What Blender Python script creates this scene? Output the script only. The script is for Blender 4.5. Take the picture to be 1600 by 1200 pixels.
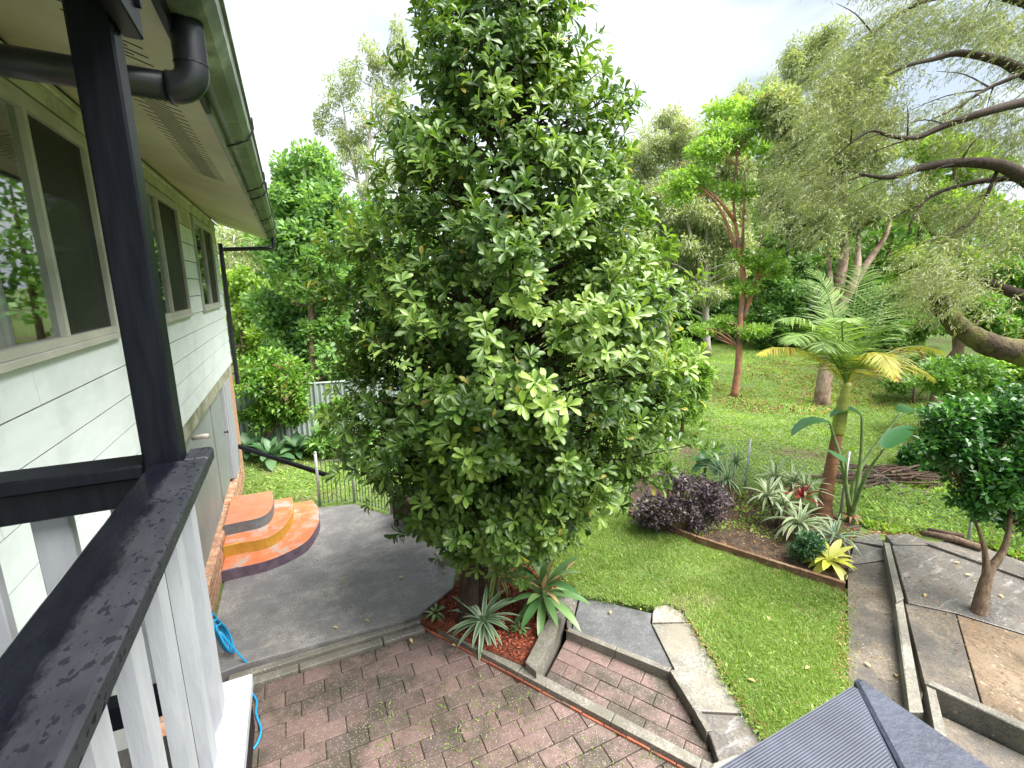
import bpy, bmesh, math, random
import numpy as np
from mathutils import Vector, Matrix

for o in list(bpy.data.objects):
    bpy.data.objects.remove(o, do_unlink=True)
SC = bpy.context.scene
COL = SC.collection
rnd = random.Random(7)
rng = np.random.default_rng(11)

# ------------------------------------------------------------------ camera
FPX, YH, HX, H = 720.0, 447.0, 452.0, 4.0          # focal length in px of a 1600 px frame, horizon, house direction, eye height
PITCH = math.atan((600 - YH) / FPX)
YAW = math.atan((800 - HX) / FPX * math.cos(PITCH))
_cp, _sp = math.cos(PITCH), math.sin(PITCH)
WV = np.array([math.sin(YAW) * _cp, math.cos(YAW) * _cp, -_sp])
RV = np.array([math.cos(YAW), -math.sin(YAW), 0.0])
UV = np.cross(RV, WV)
CP = np.array([0.0, 0.0, H])
cam = bpy.data.cameras.new('camera')
cam.sensor_width = 36.0
cam.lens = 36.0 * FPX / 1600.0
cam.clip_start = 0.02
cam.clip_end = 600
cam_ob = bpy.data.objects.new('camera', cam)
COL.objects.link(cam_ob)
cam_ob.matrix_world = Matrix(((RV[0], UV[0], -WV[0], 0), (RV[1], UV[1], -WV[1], 0), (RV[2], UV[2], -WV[2], H), (0, 0, 0, 1)))
SC.camera = cam_ob

# ------------------------------------------------------------------ sky, sun, exposure
SUN_EL, SUN_AZ = math.radians(60), math.radians(132)      # azimuth clockwise from +Y
world = bpy.data.worlds.new('World')
SC.world = world
world.use_nodes = True
wn, wl = world.node_tree.nodes, world.node_tree.links
wn.clear()
w_out = wn.new('ShaderNodeOutputWorld')
w_bg = wn.new('ShaderNodeBackground')
sky = wn.new('ShaderNodeTexSky')
sky.sky_type = 'NISHITA'
sky.sun_disc = False
sky.sun_elevation = SUN_EL
sky.sun_rotation = SUN_AZ
sky.air_density = 1.0
sky.dust_density = 2.0
tc = wn.new('ShaderNodeTexCoord')
mp = wn.new('ShaderNodeMapping')
mp.inputs['Scale'].default_value = (1.0, 1.0, 2.6)
cn = wn.new('ShaderNodeTexNoise')
cn.inputs['Scale'].default_value = 1.7
cn.inputs['Detail'].default_value = 6
cn.inputs['Roughness'].default_value = 0.55
cr = wn.new('ShaderNodeValToRGB')
cr.color_ramp.elements[0].position = 0.40
cr.color_ramp.elements[0].color = (1.5, 1.72, 2.05, 1)
cr.color_ramp.elements[1].position = 0.63
cr.color_ramp.elements[1].color = (3.1, 3.2, 3.3, 1)
mixs = wn.new('ShaderNodeMix')
mixs.data_type = 'RGBA'
mixs.inputs[0].default_value = 0.93
wl.new(tc.outputs['Generated'], mp.inputs['Vector'])
wl.new(mp.outputs['Vector'], cn.inputs['Vector'])
wl.new(cn.outputs['Fac'], cr.inputs['Fac'])
wl.new(sky.outputs['Color'], mixs.inputs[6])
wl.new(cr.outputs['Color'], mixs.inputs[7])
wl.new(mixs.outputs[2], w_bg.inputs['Color'])
w_bg.inputs['Strength'].default_value = 0.1
wl.new(w_bg.outputs['Background'], w_out.inputs['Surface'])
sun = bpy.data.lights.new('sun', 'SUN')
sun.energy = 3.0
sun.angle = math.radians(50)
sun.color = (1.0, 0.97, 0.91)
sun_ob = bpy.data.objects.new('sun', sun)
COL.objects.link(sun_ob)
sdir = Vector((math.sin(SUN_AZ) * math.cos(SUN_EL), math.cos(SUN_AZ) * math.cos(SUN_EL), math.sin(SUN_EL)))
sun_ob.rotation_euler = sdir.to_track_quat('Z', 'Y').to_euler()
SC.view_settings.view_transform = 'Standard'
SC.view_settings.look = 'None'
SC.view_settings.gamma = 1.0
SC.view_settings.exposure = 2.25
SC.cycles.max_bounces = 6
SC.cycles.diffuse_bounces = 3
SC.cycles.glossy_bounces = 3
SC.cycles.transmission_bounces = 3
SC.cycles.transparent_max_bounces = 4

# ------------------------------------------------------------------ helpers
def ray(u, v):
    return (u - 800) / FPX * RV - (v - 600) / FPX * UV + WV
def Pz(u, v, z=0.0):
    d = ray(u, v); return CP + d * ((z - H) / d[2])
def Px(u, v, x):
    d = ray(u, v); return CP + d * (x / d[0])
def Py(u, v, y):
    d = ray(u, v); return CP + d * (y / d[1])
def Pd(u, v, d):
    return CP + ray(u, v) * d
def depth(p):
    return float((np.asarray(p) - CP) @ WV)
def V(*a):
    return np.array(a, float)

def link(name, me, mat=None, parent=None, loc=None):
    o = bpy.data.objects.new(name, me)
    COL.objects.link(o)
    if mat is not None and me is not None and len(me.materials) == 0:
        me.materials.append(mat)
    if loc is not None:
        o.location = loc
    if parent is not None:
        o.parent = parent
        if parent.type == 'EMPTY' and loc is None:
            o.location = -Vector(parent.location)
    return o
def empty(name, loc, label, cat, group=None):
    o = bpy.data.objects.new(name, None)
    o.empty_display_size = 0.1
    COL.objects.link(o)
    o.location = Vector(loc)
    return tag(o, label, cat, group)
def tag(o, label=None, cat=None, group=None, kind=None):
    if label: o['label'] = label
    if cat: o['category'] = cat
    if group: o['group'] = group
    if kind: o['kind'] = kind
    return o

class MB:
    """collects shapes in world space, then builds ONE mesh object"""
    def __init__(s):
        s.v = []; s.f = []; s.mi = []
    def add(s, vs, fs, m=0):
        b = len(s.v)
        s.v.extend([tuple(map(float, p)) for p in vs])
        s.f.extend([tuple(i + b for i in f) for f in fs])
        s.mi.extend([m] * len(fs))
        return s
    def box(s, lo, hi, m=0, bev=0.0):
        x0, y0, z0 = lo; x1, y1, z1 = hi
        if bev <= 0:
            vs = [(x0,y0,z0),(x1,y0,z0),(x1,y1,z0),(x0,y1,z0),(x0,y0,z1),(x1,y0,z1),(x1,y1,z1),(x0,y1,z1)]
            fs = [(0,3,2,1),(4,5,6,7),(0,1,5,4),(1,2,6,5),(2,3,7,6),(3,0,4,7)]
            return s.add(vs, fs, m)
        bm = bmesh.new()
        bmesh.ops.create_cube(bm, size=1)
        bmesh.ops.scale(bm, vec=(x1-x0, y1-y0, z1-z0), verts=bm.verts)
        bmesh.ops.translate(bm, vec=((x0+x1)/2, (y0+y1)/2, (z0+z1)/2), verts=bm.verts)
        bmesh.ops.bevel(bm, geom=list(bm.edges), offset=bev, segments=1, affect='EDGES')
        bm.verts.ensure_lookup_table()
        s.add([v.co for v in bm.verts], [[v.index for v in f.verts] for f in bm.faces], m)
        bm.free()
        return s
    def prism(s, poly, z0, z1, m=0, cham=0.0):
        """vertical prism from a polygon of (x, y); cham insets the top a little"""
        p = [tuple(q[:2]) for q in poly]
        a = sum(p[i][0]*p[(i+1) % len(p)][1] - p[(i+1) % len(p)][0]*p[i][1] for i in range(len(p)))
        if a < 0: p = p[::-1]
        n = len(p)
        cx = sum(q[0] for q in p)/n; cy = sum(q[1] for q in p)/n
        zf0 = z0 if callable(z0) else (lambda x, y: z0)
        zf1 = z1 if callable(z1) else (lambda x, y: z1)
        vs = [(x, y, zf0(x, y)) for x, y in p]
        if cham > 0:
            ins = []
            for x, y in p:
                d = math.hypot(cx-x, cy-y) or 1
                k = min(cham*1.4, d*0.4)/d
                ins.append((x+(cx-x)*k, y+(cy-y)*k))
            vs += [(x, y, zf1(x, y)-cham*0.7) for x, y in p] + [(x, y, zf1(x, y)) for x, y in ins]
            fs = [tuple(range(n))[::-1]]
            for i in range(n):
                j = (i+1) % n
                fs += [(i, j, n+j, n+i), (n+i, n+j, 2*n+j, 2*n+i)]
            fs.append(tuple(range(2*n, 3*n)))
        else:
            vs += [(x, y, zf1(x, y)) for x, y in p]
            fs = [tuple(range(n))[::-1], tuple(range(n, 2*n))]
            for i in range(n):
                j = (i+1) % n
                fs.append((i, j, n+j, n+i))
        return s.add(vs, fs, m)
    def tube(s, pts, rad, n=8, m=0, caps=True):
        pts = [np.asarray(p, float) for p in pts]
        if not hasattr(rad, '__len__'): rad = [rad]*len(pts)
        up = V(0, 0, 1)
        prev = None; rings = []
        for i, p in enumerate(pts):
            t = pts[min(i+1, len(pts)-1)] - pts[max(i-1, 0)]
            t = t/(np.linalg.norm(t)+1e-9)
            if prev is None:
                a = np.cross(t, up)
                if np.linalg.norm(a) < 0.1: a = np.cross(t, V(1, 0, 0))
            else:
                a = prev - t*(prev@t)
            a = a/(np.linalg.norm(a)+1e-9); prev = a
            b = np.cross(t, a)
            rings.append([p + rad[i]*(math.cos(2*math.pi*k/n)*a + math.sin(2*math.pi*k/n)*b) for k in range(n)])
        vs = [q for r in rings for q in r]; fs = []
        for i in range(len(pts)-1):
            for k in range(n):
                k2 = (k+1) % n
                fs.append((i*n+k, i*n+k2, (i+1)*n+k2, (i+1)*n+k))
        if caps:
            fs.append(tuple(range(n))[::-1]); fs.append(tuple((len(pts)-1)*n+k for k in range(n)))
        return s.add(vs, fs, m)
    def obox(s, c, ax, ay, az, m=0):
        c = np.asarray(c, float); ax = np.asarray(ax, float); ay = np.asarray(ay, float); az = np.asarray(az, float)
        vs = [c + i*ax + j*ay + k*az for k in (-1, 1) for (i, j) in ((-1,-1),(1,-1),(1,1),(-1,1))]
        return s.add(vs, [(0,3,2,1),(4,5,6,7),(0,1,5,4),(1,2,6,5),(2,3,7,6),(3,0,4,7)], m)
    def mesh(s, name, smooth=False):
        me = bpy.data.meshes.new(name)
        me.from_pydata(s.v, [], s.f)
        me.update()
        if smooth:
            me.polygons.foreach_set('use_smooth', [True]*len(me.polygons))
        return me
    def build(s, name, mats, parent=None, smooth=False):
        me = s.mesh(name, smooth)
        for m in (mats if isinstance(mats, (list, tuple)) else [mats]):
            me.materials.append(m)
        if isinstance(mats, (list, tuple)):
            me.polygons.foreach_set('material_index', s.mi)
        return link(name, me, None, parent)

def smooth_path(pts, n=6):
    """Catmull-Rom through the points"""
    P = [np.asarray(p, float) for p in pts]
    P = [2*P[0]-P[1]] + P + [2*P[-1]-P[-2]]
    out = []
    for i in range(1, len(P)-2):
        for k in range(n):
            t = k/n
            out.append(0.5*((2*P[i]) + (-P[i-1]+P[i+1])*t + (2*P[i-1]-5*P[i]+4*P[i+1]-P[i+2])*t*t + (-P[i-1]+3*P[i]-3*P[i+1]+P[i+2])*t**3))
    out.append(P[-2])
    return out
def np_mesh(name, verts, faces, rv=None, mat=None):
    """fast mesh from arrays; faces (N,3) or (N,4) or a list of both"""
    if not isinstance(faces, list): faces = [faces]
    me = bpy.data.meshes.new(name)
    verts = np.asarray(verts, np.float32)
    nl = sum(f.size for f in faces); nf = sum(len(f) for f in faces)
    me.vertices.add(len(verts)); me.loops.add(nl); me.polygons.add(nf)
    me.vertices.foreach_set('co', verts.ravel())
    me.loops.foreach_set('vertex_index', np.concatenate([f.ravel() for f in faces]).astype(np.int32))
    st, tot, c = [], [], 0
    for f in faces:
        k = f.shape[1]
        st.append(c + np.arange(len(f))*k); tot.append(np.full(len(f), k)); c += f.size
    me.polygons.foreach_set('loop_start', np.concatenate(st).astype(np.int32))
    try: me.polygons.foreach_set('loop_total', np.concatenate(tot).astype(np.int32))
    except Exception: pass
    me.update(calc_edges=True)
    if rv is not None:
        a = me.attributes.new('rnd', 'FLOAT', 'POINT')
        a.data.foreach_set('value', np.asarray(rv, np.float32))
    if mat: me.materials.append(mat)
    return me
def unit(a):
    return a/(np.linalg.norm(a, axis=-1, keepdims=True)+1e-9)
# leaf templates: (t along, s across, h up) ; faces
T_DIA = (np.array([(0,0,0),(.5,-.5,.06),(1,0,-.04),(.5,.5,.06)], float), [np.array([(0,1,2,3)])])
T_OBO = (np.array([(0,0,0),(.36,-.23,.05),(.36,0,-.01),(.36,.23,.05),(.72,-.5,.04),(.72,0,-.03),(.72,.5,.04),(.93,-.33,-.05),(.93,0,-.1),(.93,.33,-.05),(1,0,-.14)], float),
         [np.array([(0,1,2),(0,2,3),(7,10,8),(8,10,9)]), np.array([(1,4,5,2),(2,5,6,3),(4,7,8,5),(5,8,9,6)])])
T_OVA = (np.array([(0,0,0),(.4,-.5,.07),(.4,0,0),(.4,.5,.07),(1,0,-.1)], float), [np.array([(0,1,2),(0,2,3),(1,4,2),(2,4,3)])])
T_NDL = (np.array([(0,-.5,0),(0,.5,0),(1,0,0)], float), [np.array([(0,1,2)])])
def leaves(pos, d, nrm, L, W, tmpl, rv=None):
    d = unit(d)
    side = unit(np.cross(d, nrm)); up = np.cross(side, d)
    T, F = tmpl
    n = len(pos); k = len(T)
    L = np.broadcast_to(L, (n,)); W = np.broadcast_to(W, (n,))
    v = (pos[:, None, :] + (L[:, None]*T[None, :, 0])[..., None]*d[:, None, :]
         + (W[:, None]*T[None, :, 1])[..., None]*side[:, None, :] + (L[:, None]*T[None, :, 2])[..., None]*up[:, None, :])
    fs = [(f[None] + (np.arange(n)*k)[:, None, None]).reshape(-1, f.shape[1]) for f in F]
    if rv is None: rv = rng.random(n)
    return v.reshape(-1, 3), fs, np.repeat(rv, k)
def merge(parts):
    vs, rs, fd, b = [], [], {}, 0
    for v, fs, r in parts:
        vs.append(v); rs.append(r)
        for f in fs: fd.setdefault(f.shape[1], []).append(f+b)
        b += len(v)
    return np.concatenate(vs), [np.concatenate(x) for x in fd.values()], np.concatenate(rs)
def rdir(n):
    a = rng.normal(size=(n, 3)); return unit(a)
def ball(n, power=0.5):
    return rdir(n)*(rng.random((n, 1))**power)

# ------------------------------------------------------------------ materials
def nodes(name):
    m = bpy.data.materials.new(name); m.use_nodes = True
    nt = m.node_tree; b = nt.nodes['Principled BSDF']
    return m, nt, b
def N(nt, t, **kw):
    n = nt.nodes.new(t)
    for k, v in kw.items():
        if k in n.inputs: n.inputs[k].default_value = v
        else: setattr(n, k, v)
    return n
def ramp(nt, src, stops):
    r = nt.nodes.new('ShaderNodeValToRGB')
    e = r.color_ramp.elements
    while len(e) < len(stops): e.new(0.5)
    for i, (p, c) in enumerate(stops):
        e[i].position = p; e[i].color = (c[0], c[1], c[2], 1)
    nt.links.new(src, r.inputs['Fac'])
    return r.outputs['Color']
def mixc(nt, fac, a, b, mode='MIX'):
    m = nt.nodes.new('ShaderNodeMix'); m.data_type = 'RGBA'; m.blend_type = mode
    for i, x in ((0, fac), (6, a), (7, b)):
        if isinstance(x, (int, float)): m.inputs[i].default_value = x
        elif isinstance(x, tuple): m.inputs[i].default_value = (x[0], x[1], x[2], 1)
        else: nt.links.new(x, m.inputs[i])
    return m.outputs[2]
def pos(nt, scale=(1, 1, 1), rot=(0, 0, 0)):
    g = nt.nodes.new('ShaderNodeNewGeometry')
    mp_ = nt.nodes.new('ShaderNodeMapping'); mp_.inputs['Scale'].default_value = scale; mp_.inputs['Rotation'].default_value = rot
    nt.links.new(g.outputs['Position'], mp_.inputs['Vector'])
    return mp_.outputs['Vector']
def noise(nt, vec, scale, detail=4, rough=0.6):
    n = N(nt, 'ShaderNodeTexNoise', Scale=scale, Detail=detail, Roughness=rough)
    nt.links.new(vec, n.inputs['Vector']); return n.outputs['Fac']
def bump(nt, b, h, strength=0.3, dist=0.01):
    bp = N(nt, 'ShaderNodeBump', Strength=strength, Distance=dist)
    nt.links.new(h, bp.inputs['Height']); nt.links.new(bp.outputs['Normal'], b.inputs['Normal'])
def objrand(nt):
    return nt.nodes.new('ShaderNodeObjectInfo').outputs['Random']
def simple(name, c1, c2, scale=6, rough=0.6, bstr=0.2, bscale=40, stretch=(1, 1, 1), rot=(0, 0, 0), vary=0.0, spec=0.4, metal=0.0, lo=.35, hi=.65, stain=None, stscale=1.5, stpos=(.5, .62), bdist=.006):
    m, nt, b = nodes(name)
    p = pos(nt, stretch, rot)
    col = ramp(nt, noise(nt, p, scale, 5), [(lo, c1), (hi, c2)])
    if stain is not None:
        f = ramp(nt, noise(nt, pos(nt), stscale, 6, .65), [(stpos[0], (0,)*3), (stpos[1], (1,)*3)])
        col = mixc(nt, f, col, stain)
    if vary > 0:
        v = ramp(nt, objrand(nt), [(0, (1-vary,)*3), (1, (1+vary,)*3)])
        col = mixc(nt, 1.0, col, v, 'MULTIPLY')
    nt.links.new(col, b.inputs['Base Color'])
    b.inputs['Roughness'].default_value = rough
    b.inputs['Specular IOR Level'].default_value = spec
    b.inputs['Metallic'].default_value = metal
    if bstr > 0:
        bump(nt, b, noise(nt, p, bscale, 4), bstr, bdist)
    return m
def leafmat(name, dark, mid, light, rough=0.38, trans=0.3, spec=0.5, odd=None):
    """leaf colour varies from leaf to leaf (attribute rnd), with the lighter young ones as in the plant"""
    m, nt, b = nodes(name)
    at = nt.nodes.new('ShaderNodeAttribute'); at.attribute_name = 'rnd'
    st = [(0.0, dark), (0.5, mid), (0.93, light)]
    if odd: st += [(0.965, light), (0.975, odd)]
    col = ramp(nt, at.outputs['Fac'], st)
    nt.links.new(col, b.inputs['Base Color'])
    b.inputs['Roughness'].default_value = rough
    b.inputs['Specular IOR Level'].default_value = spec
    tr = nt.nodes.new('ShaderNodeBsdfTranslucent')
    tcx = mixc(nt, 1.0, col, (1.5, 1.6, .6), 'MULTIPLY')
    nt.links.new(tcx, tr.inputs['Color'])
    mx = nt.nodes.new('ShaderNodeMixShader'); mx.inputs[0].default_value = trans
    nt.links.new(b.outputs[0], mx.inputs[1]); nt.links.new(tr.outputs[0], mx.inputs[2])
    nt.links.new(mx.outputs[0], nt.nodes['Material Output'].inputs['Surface'])
    return m
def strapmat(name, edge, mid, rough=0.4, trans=0.15, stripe=None):
    """long leaves: colour varies per leaf object"""
    m, nt, b = nodes(name)
    col = ramp(nt, objrand(nt), [(0.1, edge), (0.9, mid)])
    if stripe:
        at = nt.nodes.new('ShaderNodeAttribute'); at.attribute_name = 'edge'
        col = mixc(nt, ramp(nt, at.outputs['Fac'], [(.45, (0,)*3), (.6, (1,)*3)]), col, stripe)
    nt.links.new(col, b.inputs['Base Color']); b.inputs['Roughness'].default_value = rough
    tr = nt.nodes.new('ShaderNodeBsdfTranslucent'); nt.links.new(col, tr.inputs['Color'])
    mx = nt.nodes.new('ShaderNodeMixShader'); mx.inputs[0].default_value = trans
    nt.links.new(b.outputs[0], mx.inputs[1]); nt.links.new(tr.outputs[0], mx.inputs[2])
    nt.links.new(mx.outputs[0], nt.nodes['Material Output'].inputs['Surface'])
    return m

def concrete(name, base, dark, light, wet=None, speck=110, rough=.75, blot=None, streak=None):
    m, nt, b = nodes(name)
    p = pos(nt)
    big = noise(nt, p, 1.3, 6, .62)
    col = ramp(nt, big, [(.3, dark), (.52, base), (.75, light)])
    vor = N(nt, 'ShaderNodeTexVoronoi', Scale=speck); nt.links.new(p, vor.inputs['Vector'])
    sp = ramp(nt, vor.outputs['Color'], [(.25, (.6,)*3), (.5, (1.0,)*3), (.85, (1.1,)*3), (.95, (2.3,)*3)])
    col = mixc(nt, .8, col, sp, 'MULTIPLY')
    f2 = ramp(nt, noise(nt, p, 3.1, 6, .7), [(.40, (.7,)*3), (.6, (1.1,)*3)])
    col = mixc(nt, .75, col, f2, 'MULTIPLY')
    if wet:
        f = ramp(nt, noise(nt, p, .9, 5, .6), [(.5, (0,)*3), (.58, (1,)*3)])
        col = mixc(nt, f, col, wet)
    if blot:
        f = ramp(nt, noise(nt, p, 1.9, 8, .72), [(.46, (0,)*3), (.60, (.8,)*3)])
        col = mixc(nt, f, col, blot)
    if streak:
        f = ramp(nt, noise(nt, pos(nt, (1.0, 4.5, 1), (0, 0, .5)), 2.2, 8, .7), [(.56, (0,)*3), (.70, (.7,)*3)])
        col = mixc(nt, f, col, streak)
    nt.links.new(col, b.inputs['Base Color'])
    rr = ramp(nt, big, [(.35, (rough-.3,)*3), (.65, (rough,)*3)])
    nt.links.new(rr, b.inputs['Roughness'])
    bump(nt, b, vor.outputs['Distance'], .35, .006)
    return m
M = {}
M['agg'] = concrete('aggregate_concrete', (.245,.236,.232), (.145,.142,.148), (.34,.315,.285), streak=(.36,.33,.29), blot=(.15,.145,.15))
M['agg_dark'] = concrete('dark_aggregate', (.125,.127,.13), (.075,.077,.082), (.175,.174,.172))
M['conc_light'] = concrete('pale_concrete', (.235,.222,.19), (.15,.142,.125), (.31,.295,.255), speck=60, blot=(.19,.17,.13))
M['conc_kerb'] = concrete('kerb_concrete', (.21,.194,.165), (.115,.107,.092), (.29,.272,.232), speck=70, blot=(.13,.122,.095))
M['conc_brown'] = concrete('brown_concrete', (.135,.11,.082), (.065,.058,.052), (.20,.17,.13), speck=60, blot=(.05,.047,.045), streak=(.12,.095,.065))
M['conc_wet'] = concrete('damp_concrete', (.15,.135,.12), (.085,.083,.085), (.22,.19,.155), speck=45, rough=.6, blot=(.10,.085,.075), streak=(.34,.34,.34))
M['conc_orange'] = concrete('rusty_concrete', (.175,.122,.078), (.10,.078,.06), (.23,.185,.13), speck=40, rough=.55, blot=(.17,.12,.08), streak=(.23,.175,.115))
# pavers
def paver_mat():
    m, nt, b = nodes('paver_stone')
    p = pos(nt)
    base = ramp(nt, objrand(nt), [(0, (.115,.078,.070)), (.45, (.17,.112,.10)), (.75, (.20,.134,.118)), (1, (.095,.072,.066))])
    fine = ramp(nt, noise(nt, p, 22, 5, .7), [(.3, (.72,)*3), (.7, (1.15,)*3)])
    col = mixc(nt, .8, base, fine, 'MULTIPLY')
    moss = ramp(nt, noise(nt, p, 2.1, 6, .65), [(.46, (0,)*3), (.6, (.9,)*3)])
    col = mixc(nt, moss, col, (.055,.048,.034))
    vor = N(nt, 'ShaderNodeTexVoronoi', Scale=62); nt.links.new(p, vor.inputs['Vector'])
    sp = ramp(nt, vor.outputs['Distance'], [(.2, (1,)*3), (.3, (0,)*3)])
    vr = ramp(nt, vor.outputs['Color'], [(.42, (0,)*3), (.5, (1,)*3)])
    s2 = mixc(nt, 1.0, sp, vr, 'MULTIPLY')
    den = ramp(nt, noise(nt, p, 1.7, 3), [(.36, (.35,)*3), (.5, (1,)*3)])
    s2 = mixc(nt, 1.0, s2, den, 'MULTIPLY')
    col = mixc(nt, s2, col, (.36,.305,.26))
    nt.links.new(col, b.inputs['Base Color'])
    nt.links.new(ramp(nt, noise(nt, p, 5, 4), [(.35, (.42,)*3), (.65, (.75,)*3)]), b.inputs['Roughness'])
    bump(nt, b, noise(nt, p, 70, 4), .4, .006)
    return m
M['paver'] = paver_mat()
M['soil'] = simple('soil', (.035,.024,.017), (.10,.065,.042), 9, .95, .8, 30, bdist=.03)
M['dirt_joint'] = simple('joint_dirt', (.03,.027,.018), (.06,.055,.03), 8, .95, .5, 60)
M['mulch_bed'] = simple('mulch_soil', (.06,.018,.010), (.16,.045,.022), 30, .9, .8, 50, bdist=.02)
M['brick_red'] = simple('brick_edge', (.26,.075,.04), (.36,.12,.07), 20, .8, .3, 60, vary=.3, stain=(.12,.09,.06), stscale=6)
# ground with grass patches
def ground_mat():
    m, nt, b = nodes('lawn_ground')
    p = pos(nt)
    g = ramp(nt, noise(nt, p, 9, 5), [(.3, (.065,.105,.02)), (.55, (.11,.17,.034)), (.8, (.155,.215,.05))])
    pat = ramp(nt, noise(nt, p, .42, 6, .68), [(.53, (0,)*3), (.64, (1,)*3)])
    dirt = ramp(nt, noise(nt, p, 14, 4), [(.3, (.09,.06,.038)), (.7, (.17,.12,.075))])
    col = mixc(nt, pat, g, dirt)
    nt.links.new(col, b.inputs['Base Color']); b.inputs['Roughness'].default_value = .9
    bump(nt, b, noise(nt, p, 25, 4), .6, .03)
    return m
M['ground'] = ground_mat()
M['grass'] = leafmat('grass_blades', (.12,.205,.035), (.205,.31,.065), (.32,.43,.115), .5, .3, odd=(.42,.35,.18))
M['weeds'] = leafmat('ground_weeds', (.14,.235,.035), (.245,.38,.065), (.36,.50,.11), .5, .35, odd=(.36,.25,.13))
M['chip'] = leafmat('bark_chips', (.10,.025,.012), (.30,.065,.03), (.50,.15,.075), .7, .0, .3)
M['litter'] = leafmat('leaf_litter', (.14,.06,.03), (.30,.15,.07), (.45,.30,.13), .7, .1, .3)
# foliage
M['lf_main'] = leafmat('glossy_leaves', (.040,.090,.018), (.115,.205,.036), (.27,.385,.080), .38, .30, .5, odd=(.46,.40,.09))
M['lf_citrus'] = leafmat('citrus_leaves', (.022,.085,.022), (.045,.145,.03), (.12,.28,.05), .36, .22)
M['lf_bluegreen'] = leafmat('bluegreen_leaves', (.10,.20,.07), (.18,.32,.11), (.28,.44,.16), .5, .4)
M['lf_yellow'] = leafmat('yellowgreen_leaves', (.14,.25,.04), (.25,.39,.06), (.38,.51,.10), .5, .35)
M['lf_lime'] = leafmat('lime_leaves', (.16,.28,.055), (.26,.42,.09), (.39,.55,.15), .5, .35)
M['lf_gum'] = leafmat('gum_leaves', (.20,.245,.125), (.32,.37,.20), (.45,.49,.29), .5, .3, odd=(.36,.26,.16))
M['lf_weep'] = leafmat('weeping_leaves', (.17,.20,.095), (.27,.30,.155), (.39,.42,.24), .5, .35, odd=(.36,.28,.15))
M['lf_dark'] = leafmat('dark_leaves', (.05,.125,.032), (.10,.215,.055), (.18,.31,.08), .45, .25)
M['lf_mid'] = leafmat('midgreen_leaves', (.07,.165,.035), (.14,.28,.055), (.24,.40,.085), .45, .33)
M['lf_frangi'] = leafmat('shrub_leaves', (.06,.15,.025), (.13,.27,.035), (.26,.41,.06), .4, .3, odd=(.30,.14,.09))
M['lf_purple'] = leafmat('purple_leaves', (.035,.025,.035), (.075,.05,.065), (.15,.105,.12), .5, .15, odd=(.11,.15,.10))
M['lf_round'] = leafmat('small_shrub_leaves', (.015,.055,.02), (.035,.105,.04), (.08,.2,.06), .4, .2)
M['palm'] = leafmat('palm_leaflets', (.08,.16,.03), (.165,.275,.06), (.31,.42,.14), .38, .25)
M['palm_y'] = leafmat('yellow_palm_leaflets', (.42,.38,.05), (.60,.52,.07), (.62,.60,.14), .45, .3, odd=(.30,.10,.08))
M['palm_b'] = leafmat('old_palm_leaflets', (.14,.20,.05), (.28,.28,.07), (.42,.33,.09), .5, .25)
M['paddle'] = strapmat('paddle_leaf', (.035,.13,.045), (.08,.22,.075), .35)
M['var'] = strapmat('variegated_leaf', (.14,.25,.10), (.24,.34,.15), .45, .15, (.44,.47,.30))
M['var_y'] = strapmat('yellow_striped_leaf', (.12,.22,.06), (.22,.30,.08), .45, .15, (.58,.56,.20))
M['var_dk'] = strapmat('striped_leaf', (.08,.17,.08), (.15,.25,.12), .4, .15, (.33,.41,.28))
M['cordy'] = strapmat('broad_strap_leaf', (.07,.17,.055), (.17,.29,.10), .35)
M['cordy_old'] = strapmat('withered_strap_leaf', (.40,.26,.11), (.55,.42,.20), .6)
M['lemon'] = strapmat('yellow_leaf', (.62,.64,.08), (.75,.74,.20), .4, .3)
M['spiky'] = strapmat('thin_spiky_leaf', (.10,.19,.09), (.26,.36,.20), .45)
M['red_leaf'] = strapmat('crimson_leaf', (.20,.018,.022), (.36,.04,.045), .4)
M['taro'] = strapmat('large_soft_leaf', (.05,.13,.045), (.14,.25,.11), .45, .25)
M['bark_dark'] = simple('dark_bark', (.022,.014,.010), (.075,.048,.034), 5, .85, .9, 22, (6, 6, 1), bdist=.02)
M['bark_brown'] = simple('brown_bark', (.09,.058,.036), (.21,.145,.095), 6, .85, .8, 24, (5, 5, 1), bdist=.015)
M['bark_moss'] = simple('mossy_bark', (.03,.022,.014), (.095,.062,.036), 7, .9, 1.0, 14, (2, 2, 2), stain=(.13,.13,.03), stscale=2.2, stpos=(.48,.6), bdist=.03)
M['bark_red'] = simple('red_peeling_bark', (.30,.105,.055), (.46,.23,.15), 6, .75, .6, 18, (5, 5, .8), stain=(.17,.11,.085), stscale=1.6)
M['bark_pale'] = simple('pale_gum_bark', (.26,.23,.20), (.46,.43,.39), 5, .8, .5, 18, (5, 5, .7), stain=(.20,.13,.10), stscale=1.2, stpos=(.55, .7))
M['bark_pink'] = simple('pink_peeling_bark', (.26,.15,.10), (.46,.36,.30), 5, .8, .6, 18, (5, 5, .8), stain=(.15,.09,.06), stscale=1.5)
M['bark_palm'] = simple('palm_trunk_bark', (.17,.075,.04), (.33,.16,.085), 4, .8, .6, 14, (1, 1, 9), bdist=.015)
M['crownshaft'] = simple('green_crownshaft', (.22,.26,.045), (.36,.37,.07), 4, .45, .2, 16, (1, 1, 5))
M['stem_green'] = simple('green_stem', (.10,.17,.05), (.22,.29,.10), 8, .6, .2, 30)
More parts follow.
